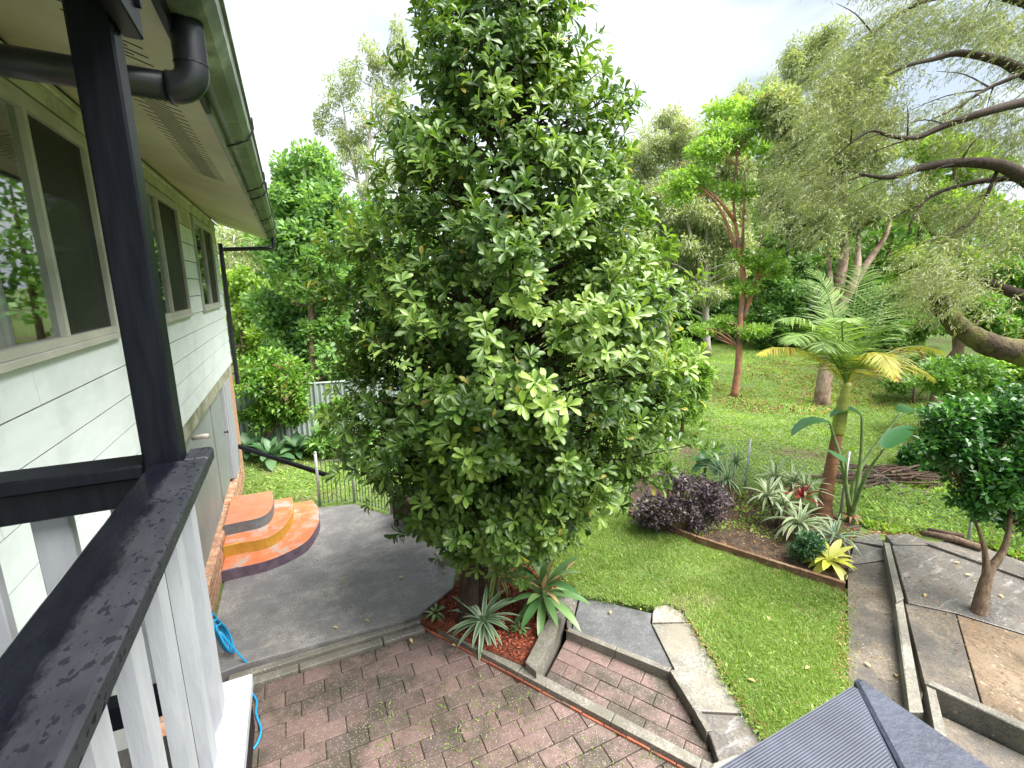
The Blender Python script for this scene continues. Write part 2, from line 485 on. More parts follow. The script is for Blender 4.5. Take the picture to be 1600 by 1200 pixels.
# house
M['siding'] = simple('painted_weatherboard', (.60,.65,.665), (.66,.71,.725), 3, .5, .12, 60, (1, 1, 4), stain=(.50,.555,.55), stscale=2.3, stpos=(.5,.75))
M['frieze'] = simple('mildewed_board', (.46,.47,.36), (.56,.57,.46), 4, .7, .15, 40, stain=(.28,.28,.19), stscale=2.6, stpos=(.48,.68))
M['soffit'] = simple('cream_soffit', (.50,.46,.33), (.62,.58,.44), 2, .6, .05, 30, stain=(.34,.30,.19), stscale=1.0, stpos=(.5,.75))
M['slot'] = simple('vent_slot_dark', (.02,.018,.012), (.03,.026,.02), 5, .9, 0)
M['fascia'] = simple('weathered_fascia', (.25,.27,.25), (.36,.38,.36), 6, .6, .2, 30, (1, .3, 1), stain=(.10,.12,.07), stscale=3)
M['gutter'] = simple('mossy_gutter', (.045,.06,.042), (.13,.165,.11), 4, .4, .2, 30, (2, .6, 2), stain=(.30,.34,.28), stscale=2.4, stpos=(.55,.7), spec=.6)
M['alu'] = simple('window_frame_aluminium', (.36,.36,.32), (.46,.45,.41), 5, .45, .05, 30, spec=.5)
M['band'] = simple('concrete_band', (.22,.22,.16), (.36,.35,.27), 7, .85, .4, 40, stain=(.15,.16,.10), stscale=3)
M['sheet'] = simple('grey_wall_sheet', (.21,.235,.235), (.25,.275,.275), 2, .55, .05, 30)
M['white_paint'] = simple('white_trim_paint', (.31,.32,.36), (.38,.39,.43), 6, .45, .15, 40, (4, 4, .6), stain=(.27,.28,.31), stscale=7, stpos=(.6,.78))
M['plinth'] = simple('worn_brick_plinth', (.34,.15,.085), (.50,.33,.22), 14, .85, .5, 50, (1, 1, 1), vary=.22)
M['room'] = simple('dim_room', (.10,.10,.095), (.13,.13,.12), 2, .9, 0)
M['curtain'] = simple('pale_curtain', (.60,.66,.68), (.74,.79,.80), 3, .9, .1, 20, (1, 1, .4))
M['black_pipe'] = simple('black_pipe', (.010,.011,.016), (.020,.021,.028), 5, .36, .06, 30, spec=.5)
M['pipe_bare'] = simple('bare_plastic', (.52,.48,.42), (.62,.58,.52), 6, .6, .1, 30)
M['roof'] = simple('roof_sheet', (.10,.115,.12), (.16,.175,.18), 4, .5, .1, 20)
def black_paint():
    m, nt, b = nodes('black_wet_paint')
    p = pos(nt, (2.5, 1, 2.5))
    n1 = noise(nt, p, 7, 6, .7)
    col = ramp(nt, n1, [(.35, (.004,.0045,.008)), (.7, (.009,.010,.015))])
    g = nt.nodes.new('ShaderNodeNewGeometry')
    sx = nt.nodes.new('ShaderNodeSeparateXYZ'); nt.links.new(g.outputs['Position'], sx.inputs[0])
    # the outer edge of the board has dried: rougher, with drops left on it
    ad = N(nt, 'ShaderNodeMath', operation='MULTIPLY_ADD'); nt.links.new(n1, ad.inputs[0]); ad.inputs[1].default_value = .09
    nt.links.new(sx.outputs['X'], ad.inputs[2])
    mr = nt.nodes.new('ShaderNodeMapRange'); nt.links.new(ad.outputs[0], mr.inputs['Value'])
    mr.inputs['From Min'].default_value = -.305; mr.inputs['From Max'].default_value = -.285
    mr.inputs['To Min'].default_value = .10; mr.inputs['To Max'].default_value = .46
    drops = ramp(nt, noise(nt, pos(nt, (1.2, .7, 1)), 85, 2, .4), [(.61, (1,)*3), (.64, (.2,)*3)])
    m2 = nt.nodes.new('ShaderNodeMapRange'); nt.links.new(ad.outputs[0], m2.inputs['Value'])
    m2.inputs['From Min'].default_value = -.305; m2.inputs['From Max'].default_value = -.285
    dcol = mixc(nt, drops, (.012,.013,.018), ramp(nt, n1, [(.35, (.014,.015,.021)), (.7, (.028,.030,.038))]))  # dried paint is paler; the lift also paints in reflected sky
    nt.links.new(mixc(nt, m2.outputs[0], col, dcol), b.inputs['Base Color'])
    rr = mixc(nt, 1.0, mr.outputs[0], drops, 'MULTIPLY')
    nt.links.new(rr, b.inputs['Roughness'])
    b.inputs['Specular IOR Level'].default_value = .55
    bump(nt, b, noise(nt, pos(nt, (14, 1.4, 14)), 9, 4), .25, .002)
    return m
M['black'] = black_paint()
M['black2'] = simple('black_post_paint', (.003,.0035,.007), (.007,.008,.013), 6, .4, .08, 12, (9, 9, .8), spec=.18)
M['black_worn'] = simple('weathered_black_board', (.026,.031,.050), (.054,.062,.092), 5, .52, .3, 30, (3, 3, 3), stain=(.03,.035,.055), stscale=9, stpos=(.5, .7), spec=.5)
def reeded():
    m = M['black_worn'].copy(); m.name = 'reeded_black_board'
    nt = m.node_tree; b = nt.nodes['Principled BSDF']
    wv = N(nt, 'ShaderNodeTexWave', Scale=115.0, bands_direction='Y'); wv.inputs['Distortion'].default_value = .15
    nt.links.new(pos(nt, (1, 1, 1)), wv.inputs['Vector'])
    bump(nt, b, wv.outputs['Fac'], .3, .0014)
    return m
M['reeded'] = reeded()
M['deckboard'] = simple('dark_deck_board', (.06,.058,.06), (.11,.105,.10), 5, .6, .3, 30, (6, .8, 6))
M['orange'] = simple('orange_step_paint', (.50,.145,.06), (.60,.205,.09), 5, .6, .3, 60, stain=(.36,.31,.27), stscale=3.0, stpos=(.5,.6))
M['orange2'] = simple('orange_landing_paint', (.50,.16,.085), (.58,.205,.11), 5, .6, .25, 60, stain=(.50,.2,.13), stscale=4)
M['purple'] = simple('purple_riser_paint', (.13,.085,.125), (.20,.14,.185), 8, .65, .3, 50)
M['yellow'] = simple('yellow_riser_paint', (.50,.27,.035), (.60,.35,.06), 8, .6, .3, 50)
M['slate'] = simple('slate_riser_paint', (.13,.15,.165), (.19,.21,.225), 8, .65, .3, 50)
M['galv'] = simple('galvanised_steel', (.36,.38,.39), (.50,.52,.52), 9, .45, .1, 40, metal=.4)
M['galv_dark'] = simple('dark_fence_wire', (.05,.055,.055), (.10,.105,.105), 9, .5, 0)
M['wire'] = simple('dull_wire', (.20,.215,.215), (.31,.32,.32), 9, .5, 0, metal=.3)
M['dark_timber'] = simple('dark_stained_timber', (.028,.016,.011), (.065,.04,.027), 6, .6, .3, 30, (1, 1, 6))
M['sleeper'] = simple('timber_edging', (.10,.052,.028), (.23,.13,.072), 6, .85, .5, 30, (1.2, 1.2, 7), vary=.15, stain=(.30,.20,.12), stscale=5)
M['hose'] = simple('blue_hose', (.01,.24,.50), (.02,.33,.62), 5, .4, 0)
M['colorbond'] = simple('pale_steel_fence', (.24,.29,.27), (.30,.35,.33), 3, .5, .05, 20)
M['twig'] = simple('dry_twigs', (.055,.035,.026), (.14,.09,.065), 9, .9, .3, 30, vary=.3)
M['stone'] = concrete('round_stone', (.33,.30,.25), (.20,.18,.15), (.42,.39,.33), speck=60)
# glass
def glass_mat():
    m, nt, b = nodes('window_glass')
    gl = nt.nodes.new('ShaderNodeBsdfGlossy'); gl.inputs['Roughness'].default_value = .02
    tp = nt.nodes.new('ShaderNodeBsdfTransparent'); tp.inputs['Color'].default_value = (.86, .9, .89, 1)
    lw = N(nt, 'ShaderNodeLayerWeight', Blend=.5)
    fr = nt.nodes.new('ShaderNodeValToRGB'); e_ = fr.color_ramp.elements
    e_[0].position = .3; e_[0].color = (.05,)*3+(1,); e_[1].position = 1; e_[1].color = (.55,)*3+(1,)
    nt.links.new(lw.outputs['Facing'], fr.inputs['Fac'])
    mx = nt.nodes.new('ShaderNodeMixShader')
    nt.links.new(fr.outputs[0], mx.inputs[0]); nt.links.new(tp.outputs[0], mx.inputs[1]); nt.links.new(gl.outputs[0], mx.inputs[2])
    nt.links.new(mx.outputs[0], nt.nodes['Material Output'].inputs['Surface'])
    return m
M['glass'] = glass_mat()
def screen_mat():
    m, nt, b = nodes('insect_screen')
    b.inputs['Base Color'].default_value = (.018, .02, .02, 1); b.inputs['Roughness'].default_value = .6
    tp = nt.nodes.new('ShaderNodeBsdfTransparent')
    mx = nt.nodes.new('ShaderNodeMixShader'); mx.inputs[0].default_value = .5
    nt.links.new(tp.outputs[0], mx.inputs[1]); nt.links.new(b.outputs[0], mx.inputs[2])
    nt.links.new(mx.outputs[0], nt.nodes['Material Output'].inputs['Surface'])
    return m
M['screen'] = screen_mat()
# ------------------------------------------------------------------ ground and paved surfaces
def sstep(a, b, x):
    t = np.clip((x-a)/(b-a), 0, 1); return t*t*(3-2*t)
def zground(x, y):
    x = np.asarray(x, float); y = np.asarray(y, float)
    dip = sstep(-2.6, -2.0, x)*(1-sstep(7.2, 7.8, x))*sstep(-9, -8, y)*(1-sstep(4.9, 5.3, y))
    r = np.hypot(x, y)
    rise = 0.05*np.clip(r-20, 0, 60) + .05*np.sin(x*.9)*np.cos(y*.7)*sstep(13, 20, r)
    return -0.02 - 0.5*dip + rise
def grid_coords(lo, hi, fine_lo, fine_hi, st):
    a = list(np.arange(fine_lo, fine_hi, st))
    s = st; q = fine_hi
    while q < hi: a.append(q); s *= 1.25; q += s
    a.append(hi); s = st; q = fine_lo - st
    while q > lo: a.insert(0, q); s *= 1.25; q -= s
    a.insert(0, lo); return np.array(a)
gx = grid_coords(-300, 300, -4, 26, .4); gy = grid_coords(-300, 300, -10, 24, .4)
GX, GY = np.meshgrid(gx, gy)
gv = np.stack([GX, GY, zground(GX, GY)], -1).reshape(-1, 3)
nx, ny = len(gx), len(gy)
ii = (np.arange(ny-1)[:, None]*nx + np.arange(nx-1)[None]).ravel()
gf = np.stack([ii, ii+1, ii+nx+1, ii+nx], 1)
g_ob = link('ground', np_mesh('ground', gv, gf, None, M['ground']))
g_ob.data.polygons.foreach_set('use_smooth', [True]*len(g_ob.data.polygons))
tag(g_ob, kind='structure')
def pz(px, z):
    return [Pz(u, v, z) for u, v in px]
def slab(name, px, z, mat, parent=None, th=.25, cham=.008):
    o = MB().prism(pz(px, z), z-th, z, 0, cham).build(name, mat, parent)
    if parent is None: tag(o, kind='structure')
    return o
def sbase(name, loc=(0, 0, 0)):
    o = bpy.data.objects.new(name, None); COL.objects.link(o); o.location = loc; o.empty_display_size = .1
    return tag(o, kind='structure')
XW = -1.2
# patio of exposed aggregate, poured up to the house
pad = [tuple(p[:2]) for p in pz([(500,793),(554,787),(600,803),(660,800),(712,845),(683,877),(712,890),(708,918),(652,962),(385,1036)], 0)]
pad += [(XW+.02, 5.04), (XW+.02, 8.9)]
patio = MB().prism(pad, -.3, 0, 0, .01).build('patio', M['agg']); tag(patio, kind='structure')
# paving
paving = sbase('paving')
ZP = -.12
MB().prism([(-1.15,1.0),(3.4,1.0),(1.15,4.95),(-1.15,4.95)], ZP-.2, ZP-.018).build('bedding', M['dirt_joint'], paving)
def clip(poly, a, b):
    """keep what lies left of a->b"""
    out = []
    def sd(p): return (b[0]-a[0])*(p[1]-a[1]) - (b[1]-a[1])*(p[0]-a[0])
    for i in range(len(poly)):
        p, q = poly[i], poly[(i+1) % len(poly)]
        dp, dq = sd(p), sd(q)
        if dp >= 0: out.append(p)
        if dp*dq < 0:
            t = dp/(dp-dq); out.append((p[0]+t*(q[0]-p[0]), p[1]+t*(q[1]-p[1])))
    return out
def parea(p):
    return abs(sum(p[i][0]*p[(i+1) % len(p)][1]-p[(i+1) % len(p)][0]*p[i][1] for i in range(len(p))))/2
K0 = Pz(650, 966, -.05)[:2]; K1 = Pz(1088, 1200, -.05)[:2]
kd = (K1-K0)/np.linalg.norm(K1-K0); kn = np.array([kd[1], -kd[0]])     # kn points to the paved court side or away
if kn @ (np.array([0., 3.])-K0) < 0: kn = -kn                            # towards the house-side pavers
K2 = K0 + kd*4.2
PW, PL = .187, .375
shared = {}
def paver(poly, z, parent, r):
    dz = r.uniform(-.004, .004)
    tx, ty = r.uniform(-.006, .006), r.uniform(-.006, .006)
    cx = sum(p[0] for p in poly)/len(poly); cy = sum(p[1] for p in poly)/len(poly)
    me = MB().prism([(p[0]-cx, p[1]-cy) for p in poly], -.06, 0, 0, .006).mesh('paver')
    me.materials.append(M['paver'])
    o = link('paver', me, None, parent, (cx, cy, z+dz)); o.rotation_euler = (tx, ty, r.uniform(-.006, .006))
r2 = random.Random(3)
row = 0; y = 4.83
ka, kb = K0+kn*.01, K2+kn*.01
while y > 1.55:
    off = (PL*.5 if row % 2 else 0) + r2.uniform(-.035, .035)
    x = -1.0 - off
    while x < 3.3:
        L = PL + r2.uniform(-.003, .003)
        q = [(x+.004, y-PW+.004), (x+L-.004, y-PW+.004), (x+L-.004, y-.004), (x+.004, y-.004)]
        c = clip(q, (-.84, 0), (-.84, -1)) if x < -.8 else q
        c = [p for p in q if True]
        c = clip(q, tuple(kb), tuple(ka)) if np.cross(kb-ka, np.array([0., 3.])-ka) < 0 else clip(q, tuple(ka), tuple(kb))
        if x+L > -.86 and len(c) > 2 and parea(c) > .006:
            paver(c, ZP, paving, r2)
        x += L
    y -= PW; row += 1
# stepped concrete edge between patio and pavers
for (xa, xb) in ((-.95, -.28), (-.27, .62), (.63, 1.12)):
    MB().box((xa, 4.83+.005, ZP-.15), (xb, 4.94, ZP+.045), 0, .008).build('edging_block', M['conc_kerb'], paving)
MB().box((-.95, 4.945, -.3), (1.10, 5.03, -.035), 0, .008).build('edging_block', M['conc_kerb'], paving)
# diagonal kerb with its red brick edge
t = 0
for L in (.95, .55, 1.05, .8, .85):
    a = K0+kd*(t+.003); b_ = K0+kd*(t+L-.003)
    MB().prism([a, b_, b_-kn*.11, a-kn*.11], -.3, -.045 + r2.uniform(-.006, .006), 0, .008).build('kerb_stone', M['conc_kerb'], paving)
    t += L
t = 0
while t < 4.1:
    a = K0+kd*(t+.004)+kn*.003; b_ = K0+kd*(t+.222)+kn*.003
    MB().prism([a, b_, b_+kn*.022, a+kn*.022], -.3, -.098 + r2.uniform(-.008, .006), 0, .005).build('brick', M['brick_red'], paving)
    t += .226
# second court of pavers beyond the kerb
Z2 = -.16
pc = [tuple(p[:2]) for p in pz([(850,1064),(889,990),(1046,1052),(1101,1146),(1128,1215),(1112,1222)], Z2)]
if sum(pc[i][0]*pc[(i+1) % 6][1]-pc[(i+1) % 6][0]*pc[i][1] for i in range(6)) < 0: pc = pc[::-1]
MB().prism(pc, Z2-.2, Z2-.018).build('bedding', M['dirt_joint'], paving)
for i in range(-14, 14):
    for j in range(-14, 14):
        o_ = K0 + kd*(1.3 + i*PL + (PL/2 if j % 2 else 0)) - kn*(.13 + j*PW)
        q = [o_+kd*.004-kn*.004, o_+kd*(PL-.004)-kn*.004, o_+kd*(PL-.004)-kn*(PW-.004), o_+kd*.004-kn*(PW-.004)]
        q = [tuple(p) for p in q]
        if parea(q) and sum(q[k][0]*q[(k+1) % 4][1]-q[(k+1) % 4][0]*q[k][1] for k in range(4)) < 0: q = q[::-1]
        for k in range(len(pc)):
            if len(q) > 2: q = clip(q, pc[k], pc[(k+1) % len(pc)])
        if len(q) > 2 and parea(q) > .006: paver(q, Z2, paving, r2)
# path slabs
path = sbase('path')
slab('slab', [(884,948),(904,931),(892,982),(886,980)], -.06, M['conc_wet'], path)
slab('slab', [(907,931),(1018,958),(1016,972),(1052,1046),(894,983)], -.06, M['agg_dark'], path)
slab('slab', [(1019,975),(1078,973),(1166,1114),(1086,1110)], -.035, M['conc_light'], path)
slab('slab', [(1087,1114),(1167,1118),(1218,1190),(1240,1260),(1150,1270),(1110,1150)], -.05, M['conc_wet'], path)
slab('slab', [(1020,957),(1024,948),(1040,943),(1058,946),(1068,957),(1077,971),(1019,972)], -.045, M['stone'], path)
slab('slab', [(1095,1225),(1115,1192),(1150,1178),(1180,1185),(1175,1225),(1140,1250)], -.02, M['stone'], path)
for a, b_ in (((887,984),(962,1014)), ((963,1014.5),(1047,1048))):
    p, q = Pz(*a, -.06)[:2], Pz(*b_, -.06)[:2]
    d = (q-p)/np.linalg.norm(q-p); n = np.array([-d[1], d[0]])
    MB().prism([p-n*.035, q-n*.035, q+n*.035, p+n*.035], -.3, -.05, 0, .006).build('edging_block', M['conc_kerb'], path)
for a, b_ in (((1050,1050),(1086,1108)), ((1087,1109.5),(1108,1146))):
    p, q = Pz(*a, -.06)[:2], Pz(*b_, -.06)[:2]
    d = (q-p)/np.linalg.norm(q-p); n = np.array([-d[1], d[0]])
    MB().prism([p-n*.03, q-n*.03, q+n*.03, p+n*.03], -.3, -.03, 0, .006).build('edging_block', M['conc_kerb'], path)
# bed round the tree with its low wall
bed = slab('planting_bed', [(655,970),(712,912),(716,880),(800,872),(888,908),(884,945),(832,1046)], -.035, M['mulch_bed'])
bw = empty('garden_wall', tuple(Pz(860, 1000, 0)), 'low rendered wall along the red mulch bed beneath the big tree', 'wall')
MB().prism([Pz(u, v, .05)[:2] for u, v in ((821,1034),(856,967),(886,952),(838,1049))], -.3, .05, 0, .012).build('wall_block', M['conc_kerb'], bw)
MB().prism([Pz(u, v, .05)[:2] for u, v in ((857,966),(876,912),(900,922),(887,951))], -.3, .06, 0, .012).build('wall_block', M['conc_kerb'], bw)
kb_o = MB().prism([Pz(u, v, .1)[:2] for u, v in ((684,872),(710,846),(716,850),(690,878))], -.02, .1, 0, .008).build('kerb_stone', M['conc_kerb'], patio)
# front lawn
LAWN = [(905,929),(1020,944),(1045,940),(1070,955),(1081,972),(1169,1114),(1220,1186),(1250,1270),(1330,1140),(1322,1058),(1318,917),(1200,880),(1090,844),(985,802),(900,800),(800,820),(735,850),(800,868),(890,905)]
LAWNW = [tuple(p[:2]) for p in pz(LAWN, 0)]
lawn = MB().prism(LAWNW, -.3, -.004).build('lawn', M['ground']); tag(lawn, kind='structure')
# right-hand terraces
ter = sbase('terrace')
slab('slab', [(1325,884),(1384,876),(1398,945),(1421,1105),(1440,1190),(1345,1190),(1323,1060)], .0, M['conc_brown'], ter)
slab('slab', [(1332,846),(1381,858),(1383,874),(1325,882),(1328,858)], .03, M['conc_wet'], ter)
slab('slab', [(1330,842),(1372,832),(1382,852),(1334,845)], .06, M['conc_wet'], ter)
MB().prism([Pz(u, v, -.03)[:2] for u, v in ((1328,850),(1384,838),(1500,842),(1700,925),(1700,1180),(1540,1110),(1445,1072),(1440,1125),(1415,1125),(1345,1125),(1324,1060))], -.4, -.03).build('bedding', M['dirt_joint'], ter)
for px in ([(1381,846),(1390,848),(1412,934),(1401,940)], [(1399,943),(1411,938),(1424,1010),(1443,1112),(1421,1112),(1408,1010)]):
    slab('kerb_stone', px, .16, M['conc_kerb'], ter, .4, .012)
slab('slab', [(1394,852),(1440,848),(1600,906),(1700,950),(1700,1030),(1600,990),(1494,957.5),(1419,941.5)], .06, M['conc_wet'], ter)
slab('slab', [(1414,942.5),(1493,959.5),(1534,1106),(1446,1072)], .055, M['conc_brown'], ter)
slab('slab', [(1495,960),(1600,992),(1700,1040),(1700,1180),(1537,1106)], .065, M['conc_orange'], ter)
slab('slab', [(1384,836),(1420,834),(1470,852),(1445,850),(1396,850)], .09, M['conc_wet'], ter)
slab('slab', [(1446,848),(1500,842),(1620,885),(1700,925),(1700,940),(1600,902)], .10, M['conc_wet'], ter)
slab('slab', [(1425,1112),(1476,1120),(1600,1180),(1720,1300),(1450,1300),(1440,1190)], .01, M['conc_brown'], ter)
bx = empty('retaining_wall', tuple(Pz(1500, 1110, 0)), 'low concrete wall boxing in the sunken corner beside the terrace slabs', 'wall')
MB().prism([Pz(u, v, .22)[:2] for u, v in ((1446,1067),(1453,1062),(1600,1128),(1720,1185),(1720,1200),(1600,1140))], -.3, .22, 0, .012).build('wall_block', M['conc_kerb'], bx)
MB().prism([Pz(u, v, .2)[:2] for u, v in ((1447,1070),(1462,1077),(1480,1150),(1462,1150))], -.3, .2, 0, .012).build('wall_block', M['conc_kerb'], bx)
# mulched bed behind the timber edging
gb = slab('garden_bed', [(985,798),(1090,839),(1200,875),(1320,911),(1328,880),(1345,822),(1240,782),(1160,760),(1040,735),(985,750)], .03, M['soil'])
te = empty('timber_edging', tuple(Pz(1150, 860, 0)), 'row of brown timber sleepers edging the mulched bed by the lawn', 'edging')
tp_ = [Pz(u, v, .1)[:2] for u, v in ((983,798),(1088,838),(1200,874),(1322,911))]
for a, b_ in zip(tp_[:-1], tp_[1:]):
    d = (b_-a)/np.linalg.norm(b_-a); n = np.array([-d[1], d[0]])*.026
    MB().prism([a+d*.006-n, b_-d*.006-n, b_-d*.006+n, a+d*.006+n], -.1, .1 + r2.uniform(-.01, .01), 0, .006).build('sleeper', M['sleeper'], te)

# ------------------------------------------------------------------ house
house = empty('house', (XW, 4.0, 0), 'pale mint weatherboard house with dark gutters and grey lower storey', 'house')
HY0, HY1 = -3.0, 10.85
wins = [(1.95, 4.36, 3.53), (5.35, 7.24, 6.28), (8.28, 10.1, 9.2)]     # y from, y to, mullion
ZS, ZT = 3.64, 4.97
bz = 2.48; BH = .232
k = 0
while bz < 5.19:
    z1 = min(bz+BH, 5.22)
    cuts = [HY0]
    segs = []
    if z1 > ZS+.01 and bz < ZT-.01:
        a = HY0
        for w0, w1, _ in wins:
            segs.append((a, w0)); a = w1
        segs.append((a, HY1))
    else:
        jo = 2.0 + (k*2.37) % 4.2
        segs = [(HY0, jo), (jo, jo+4.2), (jo+4.2, HY1)]
    for a, b_ in segs:
        zb = bz; 
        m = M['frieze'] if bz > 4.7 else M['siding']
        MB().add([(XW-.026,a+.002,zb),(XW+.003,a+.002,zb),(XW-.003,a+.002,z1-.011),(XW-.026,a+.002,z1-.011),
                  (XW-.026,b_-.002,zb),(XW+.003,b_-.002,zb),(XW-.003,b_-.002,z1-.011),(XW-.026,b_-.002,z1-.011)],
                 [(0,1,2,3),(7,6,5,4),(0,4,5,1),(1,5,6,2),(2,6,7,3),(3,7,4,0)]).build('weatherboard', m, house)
    bz += BH; k += 1
for a, b_ in ((HY0, wins[0][0]), (wins[0][1], wins[1][0]), (wins[1][1], wins[2][0]), (wins[2][1], HY1-.09)):
    MB().box((XW-.034, a+.004, 2.5), (XW-.027, b_-.004, 5.22)).build('sarking', M['slot'], house)
for w0, w1, _ in wins:
    MB().box((XW-.034, w0, 2.5), (XW-.027, w1, ZS-.02)).build('sarking', M['slot'], house)
# room behind the windows, floor and roof
MB().box((-5.0, HY0, 2.4), (XW-.04, HY1-.02, 2.47)).build('floor_slab', M['room'], house)
MB().box((-5.1, HY0, 0), (-5.0, HY1, 5.3)).build('rear_wall', M['room'], house)
MB().box((-5.0, HY1-.08, 0), (XW-.035, HY1, 5.3)).build('end_wall', M['siding'], house)
MB().box((-5.0, HY0-.1, 0), (XW-.035, HY0, 5.3)).build('end_wall', M['siding'], house)
MB().box((-5.0, HY0, 5.24), (XW-.04, HY1-.1, 5.3)).build('ceiling_panel', M['room'], house)
for y_ in (4.9, 7.8):
    MB().box((-5.0, y_, 2.48), (XW-.05, y_+.08, 5.23)).build('partition', M['room'], house)
MB().add([(-5.4,HY0-.3,6.9),(-.24,HY0-.3,5.2),(-.24,11.32,5.2),(-5.4,11.32,6.9),(-5.4,HY0-.3,6.95),(-.24,HY0-.3,5.25),(-.24,11.32,5.25),(-5.4,11.32,6.95)],
         [(0,1,2,3),(7,6,5,4),(0,4,5,1),(1,5,6,2),(2,6,7,3),(3,7,4,0)]).build('roof', M['roof'], house)
# windows
for wi, (w0, w1, wm) in enumerate(wins):
    f = MB()
    x0, x1 = XW-.05, XW+.028
    f.box((x0, w0+.003, ZS+.03), (x1, w0+.05, ZT-.003)); f.box((x0, w1-.05, ZS+.03), (x1, w1-.003, ZT-.003))
    f.box((x0, w0+.051, ZT-.055), (x1-.003, w1-.051, ZT-.003)); f.box((x0, w0+.051, ZS+.03), (x1-.003, w1-.051, ZS+.075))
    win = MB().box((XW-.02, w0-.0, ZT), (XW+.022, w1+.0, ZT+.03)).build('window', M['alu'], house)
    f.build('frame', M['alu'], win).location = (0, 0, 0)
    MB().box((XW-.03, w0-.03, ZS-.012), (XW+.045, w1+.03, ZS+.028), 0, .004).build('sill', M['alu'], win).location = (0, 0, 0)
    mu = MB(); mu.box((XW-.045, wm-.04, ZS+.076), (XW+.022, wm-.002, ZT-.056)); mu.box((XW-.045, wm+.002, ZS+.076), (XW+.012, wm+.035, ZT-.056))
    mu.build('mullion', M['alu'], win).location = (0, 0, 0)
    MB().box((XW-.012, w0+.05, ZS+.076), (XW-.008, wm-.041, ZT-.056)).build('pane', M['glass'], win).location = (0, 0, 0)
    MB().box((XW-.022, wm+.036, ZS+.076), (XW-.018, w1-.051, ZT-.056)).build('pane', M['glass'], win).location = (0, 0, 0)
    MB().box((XW-.002, wm+.037, ZS+.077), (XW-.001, w1-.052, ZT-.057)).build('screen', M['screen'], win).location = (0, 0, 0)
    MB().box((XW-.12, wm-.16, ZS+.085), (XW-.09, wm-.13, ZS+.14)).build('latch', M['slot'], win).location = (0, 0, 0)
    def curtain(ya, yb, ztop):
        cvx = []; n = 60
        for i in range(n+1):
            yy = ya+(yb-ya)*i/n
            xx = XW-.16+.03*math.sin(i*1.1)+.012*math.sin(i*2.7)
            cvx += [(xx, yy, ZS-.25), (xx+.006*math.sin(i), yy, ztop)]
        cf = [(2*i, 2*i+2, 2*i+3, 2*i+1) for i in range(n)]
        MB().add(cvx, cf).build('curtain', M['curtain'], house, True)
    if wi == 0: curtain(w0+.02, wm-.22, 4.75); curtain(wm+.32, w1-.3, 4.2)
    else: curtain(w0+.02, wm-.2, 4.95)
# lower storey
MB().box((-5.0, HY0, 2.27), (XW-.012, HY1-.005, 2.475), 0, .01).build('floor_beam', M['band'], house)
yj = [HY0, -1.2, .6, 2.4, 4.2, 5.9, 7.35, 8.35]
for a, b_ in zip(yj[:-1], yj[1:]):
    MB().box((XW-.14, a+.003, .45), (XW-.10, b_-.003, 2.268)).build('wall_sheet', M['sheet'], house)
door = MB().box((XW-.13, 8.36, .55), (XW-.085, 9.44, 2.25), 0, .004).build('door', M['sheet'], house)
MB().tube([(XW-.085, 9.3, 1.45), (XW-.04, 9.3, 1.45), (XW-.02, 9.3, 1.45)], [.012, .014, .03], 10).build('handle', M['slot'], door).location = (0, 0, 0)
jb = MB(); jb.box((XW-.12, 9.46, .5), (XW-.03, 9.56, 2.268), 0, .004)
jb.build('door_frame', M['white_paint'], house)
MB().box((XW-.12, 9.565, .45), (XW-.015, 10.30, 2.268), 0, .004).build('trim_panel', M['white_paint'], house)
MB().box((XW-.12, 10.31, .0), (XW-.02, 10.84, 2.268), 0, .004).build('corner_pier', M['plinth'], house)
# brick plinth, brick by brick
by = 1.0; r3 = random.Random(5)
for c_ in range(5):
    y_ = 1.0 - (.12 if c_ % 2 else 0)
    while y_ < 10.29:
        e = min(y_+.235, 10.3)
        MB().box((XW-.12, y_+.004, c_*.09+.004), (XW-.0+r3.uniform(-.004, .004), e-.004, c_*.09+.086), 0, .004).build('brick', M['plinth'], house)
        y_ += .24
MB().box((XW-.13, 1.0, 0), (XW-.008, 10.3, .445)).build('mortar', M['conc_kerb'], house)
MB().box((XW-.2, HY0, 0), (XW-.135, 10.3, .46)).build('footing', M['band'], house)
